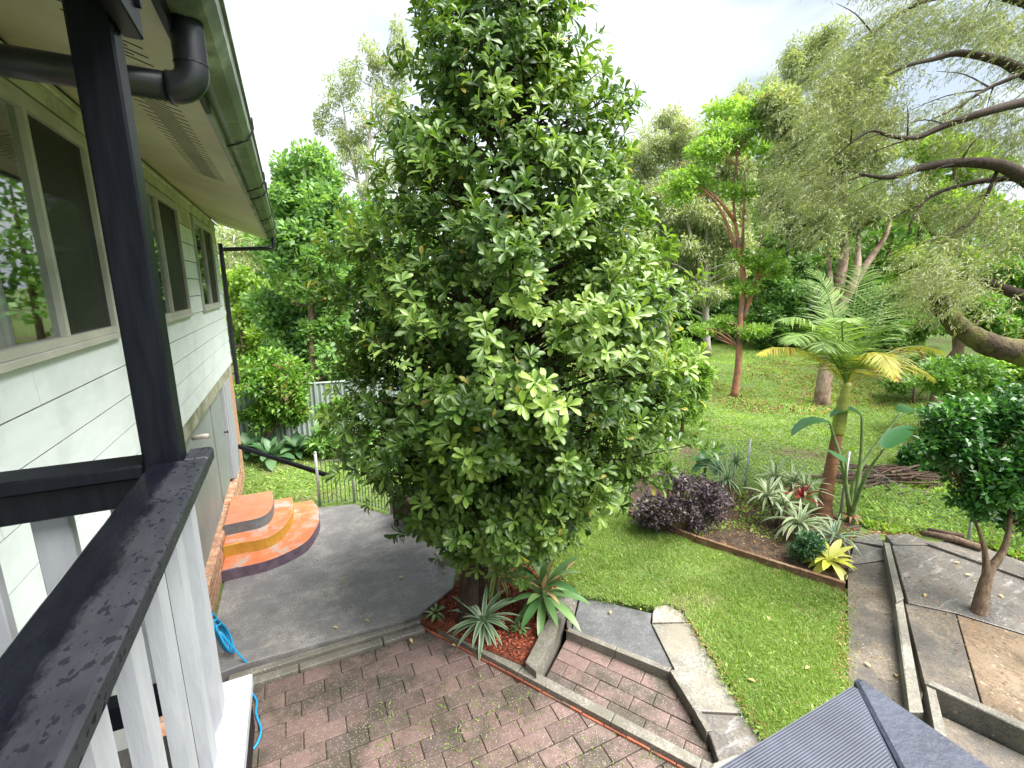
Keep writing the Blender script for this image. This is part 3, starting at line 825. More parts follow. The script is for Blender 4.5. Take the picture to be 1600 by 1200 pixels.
# soffit panels, fascia, gutter
SX0, SZ0, SX1, SZ1 = XW, 5.22, -.33, 4.95
def spt(t, y): return (SX0+(SX1-SX0)*t, y, SZ0+(SZ1-SZ0)*t)
ys = [-3.2, -.8, 1.6, 4.0, 5.9, 7.7, 9.5, 11.3]
for a, b_ in zip(ys[:-1], ys[1:]):
    p = [spt(0, a+.004), spt(1, a+.004), spt(1, b_-.004), spt(0, b_-.004)]
    q = [(x, y_, z+.012) for x, y_, z in p]
    MB().add(p+q, [(0,3,2,1)[::-1] if False else (0,1,2,3)[::-1], (4,5,6,7), (0,1,5,4), (1,2,6,5), (2,3,7,6), (3,0,4,7)]).build('soffit_panel', M['soffit'], house)
for y0_, y1_ in ((1.75, 2.9), (3.1, 5.6)):
    y_ = y0_
    kk = 0
    sl = MB()
    while y_ < y1_:
        ta, tb = (.62, .83) if kk % 2 else (.55, .76)
        pa, pb = spt(ta, y_), spt(tb, y_)
        sl.add([(pa[0],pa[1]-.005,pa[2]-.002),(pb[0],pb[1]-.005,pb[2]-.002),(pb[0],pb[1]+.005,pb[2]-.002),(pa[0],pa[1]+.005,pa[2]-.002),
                (pa[0],pa[1]-.005,pa[2]+.003),(pb[0],pb[1]-.005,pb[2]+.003),(pb[0],pb[1]+.005,pb[2]+.003),(pa[0],pa[1]+.005,pa[2]+.003)],
               [(3,2,1,0),(4,5,6,7),(0,1,5,4),(1,2,6,5),(2,3,7,6),(3,0,4,7)])
        y_ += .045; kk += 1
    vo = sl.build('vent', M['slot'], house); vo['kind'] = 'stuff'
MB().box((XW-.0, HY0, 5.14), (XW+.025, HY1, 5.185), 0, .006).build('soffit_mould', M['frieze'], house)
MB().box((-.328, -3.2, 4.915), (-.30, 3.2, 5.16), 0, .003).build('fascia', M['black2'], house)
MB().box((-.328, 3.203, 4.915), (-.30, 11.3, 5.16), 0, .003).build('fascia', M['fascia'], house)
gt = MB()
prof = [(-.298, 5.12), (-.298, 4.985), (-.255, 4.975), (-.195, 4.985), (-.165, 5.02), (-.16, 5.10), (-.15, 5.118), (-.135, 5.115), (-.135, 5.098), (-.148, 5.095),
        (-.152, 5.02), (-.188, 4.972), (-.255, 4.962), (-.302, 4.97), (-.3005, 5.12)]
pv = [(x, y_, z) for y_ in (-3.2, 11.34) for x, z in prof]
n = len(prof)
gt.add(pv, [(i, (i+1) % n, n+(i+1) % n, n+i) for i in range(n)])
gt.add([(x, 11.338, z) for x, z in prof[1:7]]+[(-.298, 11.338, 5.1)], [tuple(range(7))])
gtr = gt.build('gutter', M['gutter'], house)
for y_ in (3.9, 5.6, 6.1, 8.0, 9.6, 10.8):
    MB().tube([(-.30, y_, 4.93), (-.24, y_, 4.95), (-.165, y_, 4.985), (-.128, y_, 5.06), (-.132, y_, 5.13)], .007, 6).build('bracket', M['slot'], house)
# near downpipe under the soffit, with paint peeled off the top
def arc(c, r, a0, a1, ax, ay, n=7):
    return [np.array(c)+r*(math.cos(a0+(a1-a0)*i/n)*np.array(ax)+math.sin(a0+(a1-a0)*i/n)*np.array(ay)) for i in range(n+1)]
PY = 2.3; PX_ = -.262; PZ_ = 4.735
dp = MB().tube([(XW+.01, PY, PZ_+.01), (PX_-.085, PY, PZ_)], .05, 18).build('downpipe', M['black_pipe'], house, True)
el = MB().tube([(PX_-.085, PY, PZ_)] + arc((PX_-.07, PY, PZ_+.07), .07, -math.pi/2, 0, (1, 0, 0), (0, 0, 1)) + [(PX_, PY, PZ_+.2), (PX_, PY, 4.97)], .056, 18)
el.build('pipe_elbow', M['black_pipe'], house, True)
MB().tube([(PX_, PY, PZ_+.085), (PX_, PY, PZ_+.091)], .0585, 18).build('pipe_collar', M['black_pipe'], house)
pb = MB()
for (xa, xb, a0, a1) in ((-.60, -.52, 58, 92), (-.53, -.44, 62, 88), (-.45, -.40, 66, 86)):
    vs = []
    n_ = 8
    for i in range(n_+1):
        xx = xa+(xb-xa)*i/n_
        w_ = math.sin(math.pi*i/n_)**.5*.5+.02
        for s_ in (-w_, w_):
            a_ = math.radians((a0+a1)/2+s_*(a1-a0))
            vs.append((xx, PY-.0508*math.cos(a_), PZ_+.004+.0508*math.sin(a_)))
    pb.add(vs, [(2*i, 2*i+2, 2*i+3, 2*i+1) for i in range(n_)])
pb.build('peeled_patch', M['pipe_bare'], house)
# far downpipe
fx, fy = -.22, 11.22
pp = [(fx, fy, 4.98), (fx, fy, 4.86)] + [(fx-.03, fy, 4.80), (fx-.08, fy, 4.775), (XW+.12, fy-.1, 4.72), (XW+.05, fy-.2, 4.69), (XW+.045, fy-.25, 4.62), (XW+.045, fy-.26, 2.3), (XW+.045, fy-.26, 2.0)]
MB().tube(smooth_path(pp, 3), .042, 10).build('downpipe', M['black_pipe'], house, True)
# overflow pipe stub at the beam
MB().tube([(XW-.02, 6.45, 2.2), (XW+.10, 6.42, 2.22), (XW+.15, 6.40, 2.22)], [.03, .03, .03], 10).build('overflow_pipe', M['pipe_bare'], house, True)

# ------------------------------------------------------------------ deck
deck = empty('deck', (-.4, .6, 0), 'raised timber deck with black handrails and white balusters beside the house', 'deck')
DZ = 2.55
y_ = -1.6
while y_ < 1.6:
    xb = -.37 if y_ > .12 else .6
    MB().box((XW+.03, y_+.003, DZ-.03), (xb, y_+.137, DZ), 0, .003).build('floor_board', M['deckboard'], deck)
    y_ += .14
MB().box((-.40, -1.6, DZ-.22), (-.37, 1.70, DZ-.035)).build('joist', M['black2'], deck)
MB().box((XW+.03, 1.60, DZ-.22), (-.405, 1.64, DZ-.035)).build('joist', M['black2'], deck)
MB().box((-.365, .14, DZ-.02), (-.255, 1.745, DZ+.028), 0, .004).build('ledge', M['white_paint'], deck)
MB().box((-.365, .14, DZ-.2), (-.268, 1.735, DZ-.021)).build('fascia', M['black2'], deck)
MB().box((-.424, 1.572, 0), (-.334, 1.662, 5.3), 0, .006).build('post', M['black2'], deck)
MB().box((-.412, .0, 3.455), (-.266, 1.5705, 3.5), 0, .007).build('handrail', M['black'], deck)
MB().box((-.332, 1.5725, 3.456), (-.266, 1.682, 3.499), 0, .007).build('handrail', M['black'], deck)
MB().box((XW+.03, 1.575, 3.457), (-.4255, 1.69, 3.498), 0, .006).build('handrail', M['black2'], deck)
MB().box((XW+.03, 1.595, 3.37), (-.4255, 1.65, 3.455), 0, .004).build('under_rail', M['black2'], deck)
MB().box((XW+.03, 1.595, 2.64), (-.4255, 1.65, 2.73), 0, .004).build('bottom_rail', M['black2'], deck)
MB().box((-.40, .0, 2.64), (-.352, 1.57, 2.73), 0, .004).build('bottom_rail', M['black2'], deck)
MB().box((-.40, .0, 3.37), (-.352, 1.57, 3.453), 0, .004).build('under_rail', M['black2'], deck)
for i in range(8):
    yc = 1.545-.19*i
    b_ = MB()
    x0, x1, y0, y1 = -.349, -.318, yc-.034, yc+.034
    zb = 2.585
    # lower end cut at a slope
    b_.add([(x0,y0,zb+.0),(x1,y0,zb+.055),(x1,y1,zb+.055),(x0,y1,zb+.0),(x0,y0,3.453),(x1,y0,3.453),(x1,y1,3.453),(x0,y1,3.453)],
           [(0,3,2,1),(4,5,6,7),(0,1,5,4),(1,2,6,5),(2,3,7,6),(3,0,4,7)])
    b_.build('baluster', M['white_paint'], deck)
for i in range(4):
    xc = -.50-.178*i
    MB().box((xc-.042, 1.652, 2.6), (xc+.042, 1.69, 3.455), 0, .003).build('baluster', M['white_paint'], deck)
MB().box((-.3325, -1.6, 4.63), (-.287, 1.655, 4.83), 0, .004).build('roof_beam', M['black2'], deck)
MB().tube([(-.287, 1.61, 4.70), (-.275, 1.61, 4.70)], .014, 8).build('bolt', M['black2'], deck)
MB().box((-.437, -1.6, 4.84), (-.347, 1.56, 4.95), 0, .004).build('roof_beam', M['black2'], deck)
# outer corner of the rail
o_ = .627; q_ = .267; w_ = .10
MB().prism([(-.264, q_-w_), (o_-w_+.002, q_-w_), (o_-.012, q_-.008), (o_-.016, q_-.003), (-.264, q_-.003)], 3.468, 3.498, 0, .004).build('handrail', M['reeded'], deck)
MB().prism([(o_, q_+.0), (o_-.008, q_), (o_-w_-.002, q_-w_-.006), (o_-w_-.002, -1.6), (o_, -1.6)], 3.468, 3.5005, 0, .004).build('handrail', M['black_worn'], deck)
MB().box((o_-.095, q_-.095, 0), (o_-.012, q_-.012, 3.4675), 0, .004).build('post', M['black2'], deck)
MB().box((-.26, q_-.07, 3.37), (o_-.1, q_-.03, 3.4665)).build('under_rail', M['black2'], deck)
MB().box((o_-.07, -1.6, 3.37), (o_-.03, q_-.1, 3.4665)).build('under_rail', M['black2'], deck)
for i in range(5):
    MB().box((-.12+i*.14, q_-.028, 2.58), (-.05+i*.14, q_-.008, 3.455)).build('baluster', M['white_paint'], deck)
    MB().box((o_-.028, -.02-i*.16, 2.58), (o_-.008, .05-i*.16, 3.455)).build('baluster', M['white_paint'], deck)
MB().box((o_-.1, -1.6, DZ-.22), (o_-.03, .14, DZ-.035)).build('joist', M['black2'], deck)

# ------------------------------------------------------------------ painted steps and handrail
steps = empty('garden_steps', (-.6, 7.8, 0), 'three rounded concrete steps painted orange with purple, yellow and slate risers', 'steps')
XS = XW+.004
def step(px, z0, z1, side, top, name):
    p = [tuple(Pz(u, v, z1)[:2]) for u, v in px]
    yb = p[-1][1]
    sm = [tuple(q) for q in smooth_path([V(a, b, 0)[:2] for a, b in p], 4)]
    poly = [(XS, p[0][1]-.01)] + sm + [(XS, yb)]
    n_ = len(poly)
    a = sum(poly[i][0]*poly[(i+1) % n_][1]-poly[(i+1) % n_][0]*poly[i][1] for i in range(n_))
    if a < 0: poly = poly[::-1]
    mb = MB().prism(poly, z0, z1, 0, .012)
    o = mb.build(name, [side, top], steps)
    for f in o.data.polygons: f.material_index = 1 if f.normal.z > .8 else 0
step([(372,886),(415,876),(452,861),(480,844),(495,822),(499,808),(497,792),(487,781)], 0.004, .17, M['purple'], M['orange'], 'step')
step([(373,848),(415,840),(440,825),(454,806),(458,790),(456,776)], .171, .35, M['yellow'], M['orange'], 'step')
step([(374,815),(405,808),(422,797),(427,780),(425,766)], .351, .53, M['slate'], M['orange2'], 'step')
hr = empty('handrail', (-.3, 8.9, 0), 'sloping black timber handrail running down from the white door trim', 'handrail')
ha, hb = Px(372, 697, XW-.02), Py(519, 745, 8.55)
dv = (hb-ha)/np.linalg.norm(hb-ha); sd = unit(np.cross(dv, V(0, 0, 1))); upv = np.cross(sd, dv)
MB().obox((ha+hb)/2, dv*np.linalg.norm(hb-ha)/2, sd*.03, upv*.034).build('rail', M['black2'], hr)

# wire fence behind the patio
wf = empty('wire_fence', tuple(Pz(554, 787, 0)), 'low wire fence with galvanised posts closing the end of the patio', 'fence')
fp = [Pz(500, 789, 0), Pz(554, 784, 0), Pz(612, 803, 0), Pz(690, 800, 0)]
for p, h in zip(fp, (1.03, .96, .95, .95)):
    mb = MB().tube([p, p+V(0, 0, h)], .026, 10); mb.tube([p+V(0, 0, h), p+V(0, 0, h+.02)], [.032, .02], 10)
    mb.build('post', M['galv'], wf, True)
for a, b_ in zip(fp[:-1], fp[1:]):
    L = np.linalg.norm(b_-a); n_ = int(L/.075)
    for i in range(1, n_):
        p = a+(b_-a)*i/n_
        MB().tube([p+V(0,0,.03), p+V(0, 0, .9)], .0075, 5).build('picket_wire', M['galv_dark'], wf)
    for h in (.06, .86):
        MB().tube([a+V(0,0,h), b_+V(0,0,h)], .006, 5).build('line_wire', M['wire'], wf)
# planter box in the shade of the tree
pl = empty('planter_box', tuple(Pz(640, 820, 0)), 'dark stained timber planter box on legs standing on the patio under the tree', 'planter')
c = Pz(667, 833, 0); ex = unit(Pz(667, 833, 0)-Pz(625, 822, 0)); ey = unit(Pz(700, 815, 0)-Pz(667, 833, 0)); ey = unit(ey-ex*(ex@ey))
if ey[1] < 0: ey = -ey
W_, D_ = .62, .42
for i, j in ((0,0),(1,0),(0,1),(1,1)):
    p = c - ex*W_*i + ey*D_*j
    MB().obox(p+V(0,0,.28), ex*.028, ey*.028, V(0,0,.28)).build('leg', M['dark_timber'], pl)
for kk in range(3):
    z_ = .2+kk*.125
    for off in (0, 1):
        MB().obox(c-ex*W_/2+ey*(D_*off+(.035 if off else -.035))+V(0,0,z_), ex*(W_/2+.03), ey*.009, V(0,0,.06)).build('plank', M['dark_timber'], pl)
        MB().obox(c-ex*(W_*off+(.035 if off else -.035))+ey*D_/2+V(0,0,z_), ex*.009, ey*(D_/2+.02), V(0,0,.06)).build('plank', M['dark_timber'], pl)
MB().obox(c-ex*W_/2+ey*D_/2+V(0,0,.46), ex*(W_/2), ey*(D_/2), V(0,0,.02)).build('soil', M['soil'], pl)
# blue hose hung on the house wall
def hose_pts():
    pts = []
    for L in range(4):
        for a in range(10):
            an = a/10*2*math.pi
            pts.append((-1.10+.10*(.5-.5*math.cos(an))+.03*L, 5.35-.03*L+(.08+.012*L)*math.sin(an), .30+(.27-.03*L)*math.cos(an)-.02*L))
    pts += [tuple(Pz(383, 1035, -.0)+V(0,0,.02)), tuple(Pz(398, 1042, ZP+.03)), tuple(Pz(404, 1050, ZP+.02)), tuple(Pz(395, 1062, ZP+.02)), tuple(Pz(392, 1078, ZP+.02)), tuple(Pz(401, 1095, ZP+.02)),
            tuple(Pz(400, 1115, ZP+.02)), tuple(Pz(408, 1140, ZP+.02)), tuple(Pz(400, 1165, ZP+.02)), tuple(Pz(386, 1176, ZP+.02))]
    return pts
hs = MB().tube(smooth_path(hose_pts(), 4), .011, 6).build('garden_hose', M['hose'], None, True)
tag(hs, 'blue garden hose looped on the house wall and trailing over the pavers', 'hose')
# ------------------------------------------------------------------ plants
def crown_mesh(name, parts, mat):
    v, fs, r = merge(parts)
    return np_mesh(name, v, fs, r, mat)
def clump_leaves(c, rad, n, L, W, tmpl, up=.5, out=.7, droop=0.0, power=.45):
    b = ball(n, power)
    p = np.asarray(c) + b*np.asarray(rad)
    d = unit(b)*out + rdir(n)*.8 + np.array([0, 0, up*.4-droop])
    nr = rdir(n)*.7 + np.array([0, 0, 1.0])
    Ls = L*rng.uniform(.7, 1.25, n)
    base = rng.random(n)*.75
    rv = np.clip(base + .3*np.clip(b[:, 2], -.6, 1)*0 + rng.normal(0, .12) + .12, 0, 1)
    return leaves(p, d, nr, Ls, Ls*(W/L), tmpl, rv)
def btree(name, label, cat, trunks, blobs, nleaf, L, W, mat, bark, d=None, group=None, tmpl=T_DIA, droop=0.0, sub=.34, r0=.14, limbs=14, flat=1.0, thick=.8, nsub=9, extra=None, power=.45, zoff=0):
    """a tree whose trunk stands on the ground; crown = many small clumps spread through rounded masses"""
    u0, v0 = trunks[0][0]
    if d is None:
        base = Pz(u0, v0, zoff); d = depth(base)
    else:
        base = Pd(u0, v0, d); base[2] = float(zground(base[0], base[1]))
    root = empty(name, tuple(base), label, cat, group)
    tb = MB(); skel = []
    for ti, tr in enumerate(trunks):
        pts = [Pd(u, v, d) for u, v in tr]
        if ti == 0: pts[0] = base - V(0, 0, .05)
        dd = [rng.normal(0, .12)*min(i, 2) if d > 10 else 0 for i in range(len(pts))]
        pts = [p+WV*q for p, q in zip(pts, dd)]
        sp = smooth_path(pts, 5)
        rr = r0*(1 if ti == 0 else .6)
        tb.tube(sp, [max(rr*(1-.78*i/(len(sp)-1)), .012)*(1.25 if i == 0 and ti == 0 else 1) for i in range(len(sp))], 8)
        skel += [(p, rr*(1-.78*i/(len(sp)-1))) for i, p in enumerate(sp)]
    tot = sum(b[2]*b[3] for b in blobs)
    parts = []
    sc = d/FPX
    K = np.array([s[0] for s in skel])
    nl = 0
    for (u, v, ru, rv_) in blobs:
        c = Pd(u, v, d + rng.normal(0, .25)*ru*sc)
        R = np.array([ru*sc, ru*sc*thick, rv_*sc])
        share = nleaf*ru*rv_/tot
        for s in range(nsub):
            o = ball(1, .4)[0]*.82
            cc = c + RV*o[0]*R[0] + np.array([WV[0], WV[1], 0])*o[1]*R[1] + V(0, 0, o[2]*R[2])
            rs = sub*rng.uniform(.7, 1.3)*np.array([ (R[0]+R[1])/2, (R[0]+R[1])/2, R[2]*flat ])
            parts.append(clump_leaves(cc, rs, max(8, int(share/nsub)), L, W, tmpl, droop=droop, power=power))
            if nl < limbs*len(blobs) and s % 2 == 0:
                below = K[:, 2] < cc[2]+.2
                q = np.linalg.norm(K-cc, axis=1) + np.where(below, 0, 50) + .6*np.abs(cc[2]-K[:, 2]-np.linalg.norm(K[:, :2]-cc[:2], axis=1)*.5)
                i = int(q.argmin()); a = K[i]
                if np.linalg.norm(a-cc) < 9:
                    mid = (a+cc)/2 + V(0, 0, .08*np.linalg.norm(a-cc))*rng.uniform(-.5, 1.2) + rng.normal(0, .05, 3)*np.linalg.norm(a-cc)
                    ra = max(min(skel[i][1]*.6, .05), .014)
                    tb.tube(smooth_path([a, mid, cc], 3), [ra*(1-.8*k/6) for k in range(7)], 5, caps=False)
                    nl += 1
    tb.build('trunk', bark, root, True)
    link('crown', crown_mesh('crown', parts, mat), None, root)
    return root

# ---- strap leaves: shared meshes, each leaf its own object
def strap_mesh(L, W, droop, prof, fold=.25, nseg=7):
    vs, fs = [], []
    for i in range(nseg+1):
        t = i/nseg
        ang = droop*t*t
        x = L*(math.sin(droop*t)/droop if droop > .05 else t)*1.0
        z = -L*(1-math.cos(droop*t))/droop if droop > .05 else 0
        w = W*.5*prof(t)
        h = fold*w
        vs += [(x, -w, z+h), (x, 0, z), (x, w, z+h)]
    for i in range(nseg):
        a = i*3
        fs += [(a, a+3, a+4, a+1), (a+1, a+4, a+5, a+2)]
    me = MB().add(vs, fs).mesh('leaf', True)
    at = me.attributes.new('edge', 'FLOAT', 'POINT')
    at.data.foreach_set('value', [0.0 if i % 3 == 1 else 1.0 for i in range(len(vs))])
    return me
P_STRAP = lambda t: min(1, .45+2.2*t)*(1-t**2.6)**.8 + .01
P_BROAD = lambda t: (math.sin(math.pi*min(1, t*.97+.03))**.75)*(1 if t > .22 else .35+2.9*t) + .02
P_PETI = lambda t: .12 if t < .12 else math.sin(math.pi*(t-.12)/.88)**.6 + .03
P_TIP = lambda t: (1-t)**.7 + .01
def variants(L, W, prof, droops, mat, fold=.25):
    out = []
    for dd in droops:
        me = strap_mesh(L, W, dd, prof, fold); me.materials.append(mat); out.append(me)
    return out
def rosette(root, c, vs, n, el=(-10, 75), sc=(.8, 1.15), axis=None, rotz=0, r=.02, name='leaf', pick=None):
    """leaves in a spiral, each an object sharing a few meshes"""
    off = Vector(c) - Vector(root.location)
    q = Vector((0, 0, 1)).rotation_difference(Vector(axis)) if axis is not None else None
    for i in range(n):
        f = i/max(1, n-1)
        az = i*2.39996 + rotz + rng.normal(0, .12)
        e = math.radians(el[0]+(el[1]-el[0])*f + rng.normal(0, 5))
        me = vs[int(rng.integers(len(vs)))]
        o = bpy.data.objects.new(name, me); COL.objects.link(o); o.parent = root
        m = Matrix.Rotation(az, 4, 'Z') @ Matrix.Rotation(-e, 4, 'Y') @ Matrix.Rotation(rng.normal(0, .15), 4, 'X')
        if q: m = q.to_matrix().to_4x4() @ m
        s = rng.uniform(*sc)
        m = Matrix.Translation(off + Vector((math.cos(az)*r, math.sin(az)*r, .01*f))) @ m @ Matrix.Scale(s, 4)
        o.matrix_local = m

# ---- the big glossy-leaved tree
TB = Pz(732, 968, -.03)
big = empty('broadleaf_tree', tuple(TB), 'big dense glossy-leaved tree growing from the red mulch bed', 'tree')
TD = depth(TB)
CX = Pd(792, 450, 5.1)
cxy = np.array([CX[0], CX[1]])
# crown radius by height (metres)
ZH = [1.12, 1.28, 1.5, 1.95, 2.5, 3.1, 3.7, 4.3, 4.9, 5.5, 6.1, 6.7, 7.3, 7.7, 8.0]
RH = [.35, .88, 1.2, 1.5, 1.76, 1.90, 1.90, 1.75, 1.48, 1.17, .88, .66, .44, .22, .08]
def crad(z): return np.interp(z, ZH, RH)
tb = MB()
top = np.array([cxy[0], cxy[1], 7.9])
trunk = smooth_path([TB+V(0,0,-.05), TB+V(.02,.0,.5), TB+V(.05,.02,1.2), np.array([cxy[0]-.1, cxy[1], 2.6]), np.array([cxy[0], cxy[1]+.05, 4.6]), np.array([cxy[0]-.05, cxy[1], 6.4]), top], 6)
rt = np.interp(np.linspace(0, 1, len(trunk)), [0, .04, .2, .5, 1], [.17, .125, .115, .08, .012])
tb.tube(trunk, rt, 12)
t2 = smooth_path([TB+V(.19,.12,-.05), TB+V(.23,.14,.5), TB+V(.33,.22,1.1), np.array([cxy[0]+.35, cxy[1]+.3, 2.6]), np.array([cxy[0]+.4, cxy[1]+.35, 4.4])], 6)
tb.tube(t2, np.interp(np.linspace(0, 1, len(t2)), [0, .1, 1], [.13, .105, .02]), 10)
KT = np.array(trunk)
rp, ra, rn_ = [], [], []
nb = 600
brv = []
def hole(p):
    return False
for i in range(nb):
    z = np.interp((i+.5)/nb, np.linspace(0, 1, 40), np.interp(np.linspace(0, 1, 40), np.cumsum(np.array(RH)+.25)/np.sum(np.array(RH)+.25), ZH))
    az = i*2.39996 + rng.normal(0, .25)
    lump = 1 + .11*math.sin(3*az+z*1.7) + .08*math.sin(5*az-2.3*z+1)
    R = crad(z)*lump*rng.uniform(.66, 1.06)
    tip = np.array([cxy[0]+R*math.cos(az), cxy[1]+R*math.sin(az), z+rng.normal(0, .08)])
    j = int(np.abs(KT[:, 2]-(z-.45*R)).argmin()); a = KT[j]
    if z < 1.5: a = KT[int(np.abs(KT[:, 2]-1.9).argmin())]
    mid = (a+tip)/2 + V(0, 0, .1) + rng.normal(0, .06, 3)
    pth = smooth_path([a, mid, tip], 4)
    tb.tube(pth, [max(.022*(1-.8*k/(len(pth)-1)), .004) for k in range(len(pth))], 5, caps=False)
    outd = unit(np.array([math.cos(az), math.sin(az), .25 if z > 2 else -.35]))
    nr = int(rng.integers(12, 18))
    tone = rng.normal(.0, .22)
    for k in range(nr):
        b = rdir(1)[0]
        q = tip + outd*rng.uniform(-.34, .12) + b*rng.uniform(.03, .25)*np.array([1, 1, .8])
        rp.append(q); ra.append(unit(outd*.75 + b*.55 + V(0, 0, .55))); rn_.append(int(rng.integers(6, 10))); brv.append(tone)
    # inner, sparser foliage, its colour darkened to paint the crown's shaded interior
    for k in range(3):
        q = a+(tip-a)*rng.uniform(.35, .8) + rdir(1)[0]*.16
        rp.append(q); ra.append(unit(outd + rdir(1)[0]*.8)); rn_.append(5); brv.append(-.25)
# shoots that stand out of the outline
for i in range(90):
    z = rng.uniform(2.5, 8.0); az = rng.uniform(0, 2*math.pi); R = crad(z)*rng.uniform(1.02, 1.14)
    q0 = np.array([cxy[0]+R*.85*math.cos(az), cxy[1]+R*.85*math.sin(az), z-.15]); q1 = np.array([cxy[0]+R*math.cos(az), cxy[1]+R*math.sin(az), z+.12])
    tb.tube([q0, q1], [.006, .003], 4, caps=False)
    for t in (.45, .8, 1.0):
        rp.append(q0+(q1-q0)*t); ra.append(unit(q1-q0)); rn_.append(6); brv.append(.2)
tb.build('trunk', M['bark_dark'], big, True)
rp = np.array(rp); ra = np.array(ra); rn_ = np.array(rn_); brv = np.array(brv)
idx = np.repeat(np.arange(len(rp)), rn_)
k_in = np.concatenate([np.arange(n) for n in rn_])
ax = ra[idx]
tmp = np.where(np.abs(ax[:, 2:3]) > .9, np.array([[1., 0, 0]]), np.array([[0, 0, 1.]]))
e1 = unit(np.cross(ax, tmp)); e2 = np.cross(ax, e1)
an = k_in*2.39996 + np.repeat(rng.uniform(0, 6.28, len(rp)), rn_)
radial = np.cos(an)[:, None]*e1 + np.sin(an)[:, None]*e2
tilt = np.radians(rng.uniform(28, 82, len(idx)))[:, None]
ld = ax*np.cos(tilt) + radial*np.sin(tilt) + rng.normal(0, .12, (len(idx), 3)) + np.array([0, 0, -.10])
lp = rp[idx] + ax*(rng.uniform(-.035, .02, len(idx))[:, None])
ln = ax*np.sin(tilt) - radial*np.cos(tilt) + rng.normal(0, .22, (len(idx), 3)) + np.array([0, 0, .25])
ll = rng.uniform(.078, .142, len(idx))
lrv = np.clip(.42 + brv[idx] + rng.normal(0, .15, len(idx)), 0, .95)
odd_ = rng.random(len(idx)) > .993; lrv[odd_] = 1.0
# the leaves that show largest are objects of their own
dcam = np.linalg.norm(lp-CP, axis=1)
facing = ((CP-lp)/dcam[:, None]*unit(ln)).sum(1)
outer = np.hypot(lp[:, 0]-cxy[0], lp[:, 1]-cxy[1])/np.maximum(crad(lp[:, 2]), .2)
score = ll*np.abs(facing)/dcam*(outer > .9)*(((CP-lp)[:, :2]*(lp[:, :2]-cxy)).sum(1) > .3)
bigl = np.argsort(-score)[:290]
mask = np.ones(len(lp), bool); mask[bigl] = False
v, fs, r = leaves(lp[mask], ld[mask], ln[mask], ll[mask], ll[mask]*.38, T_OBO, lrv[mask])
cr_ = link('crown', np_mesh('crown', v, fs, r, M['lf_main']), None, big); cr_['kind'] = 'stuff'
protos = []
for q in range(5):
    v, fs, r = leaves(np.zeros((1, 3)), np.array([[1., 0, 0]]), np.array([[0, 0, 1.]]), .12, .046, T_OBO, np.array([.3+.12*q]))
    protos.append(np_mesh('leaf', v, fs, r, M['lf_main']))
for i in bigl:
    d_ = unit(ld[i]); s_ = unit(np.cross(d_, ln[i])); u_ = np.cross(s_, d_)
    o = bpy.data.objects.new('leaf', protos[int(min(4, max(0, (lrv[i]-.3)/.12)))]); COL.objects.link(o); o.parent = big
    k_ = ll[i]/.12; off = lp[i]-TB
    o.matrix_local = Matrix(((d_[0]*k_, -s_[0]*k_, u_[0]*k_, off[0]), (d_[1]*k_, -s_[1]*k_, u_[1]*k_, off[1]), (d_[2]*k_, -s_[2]*k_, u_[2]*k_, off[2]), (0, 0, 0, 1)))

# ---- plants in the red mulch bed
def stemmed(root, a, b, r, mat=None):
    MB().tube(smooth_path([a, (np.asarray(a)+np.asarray(b))/2+rng.normal(0, .02, 3), b], 3), r, 7).build('stem', mat or M['stem_green'], root, True)
p = Pz(755, 985, -.03)
r_ = empty('striped_strap_plant', tuple(p), 'low silver-striped strap-leaved plant in front of the big trunk', 'plant')
stemmed(r_, p, p+V(0,0,.16), .02)
rosette(r_, p+V(0,0,.14), variants(.48, .068, P_STRAP, (.5, .8, 1.1), M['var_dk']), 30, (-25, 65))
p = Pz(772, 935, -.03)
r_ = empty('yellow_striped_plant', tuple(p), 'tall yellow-striped strap-leaved plant right beside the big trunk', 'plant')
stemmed(r_, p, p+V(.02,-.02,.42), .018)
rosette(r_, p+V(.02,-.02,.40), variants(.46, .058, P_STRAP, (.6, 1.0, 1.4), M['var_y']), 22, (-40, 65))
rosette(r_, p+V(.0,0,.30), variants(.38, .05, P_STRAP, (.6, 1.0, 1.4), M['cordy']), 12, (-40, 35))
p = Pz(848, 955, -.03)
r_ = empty('broad_strap_plant', tuple(p), 'broad-leaved green plant with withered tan leaves by the low wall', 'plant')
stemmed(r_, p, p+V(0,0,.30), .022)
vb = variants(.58, .105, P_BROAD, (.4, .8, 1.2), M['cordy'])
rosette(r_, p+V(0,0,.22), vb, 26, (-30, 55))
rosette(r_, p+V(0,0,.34), vb, 8, (40, 80))
rosette(r_, p+V(0,0,.32), variants(.5, .065, P_STRAP, (.2, .6), M['cordy_old']), 10, (25, 78))
rosette(r_, p+V(0,0,.14), variants(.32, .06, P_BROAD, (1.1,), M['cordy_old']), 3, (-35, -20))
p = Pz(681, 962, -.03)
r_ = empty('small_seedling', tuple(p), 'small dull green rosette on red mulch left of the big trunk', 'plant')
rosette(r_, p+V(0,0,.03), variants(.15, .035, P_BROAD, (.8, 1.3), M['cordy']), 14, (-5, 60))
p = Pz(812, 985, -.03)
r_ = empty('small_seedling', tuple(p), 'tiny dark rosette on red mulch in the open middle of the bed', 'plant')
rosette(r_, p+V(0,0,.02), variants(.11, .028, P_BROAD, (.8, 1.3), M['cordy']), 14, (0, 65))

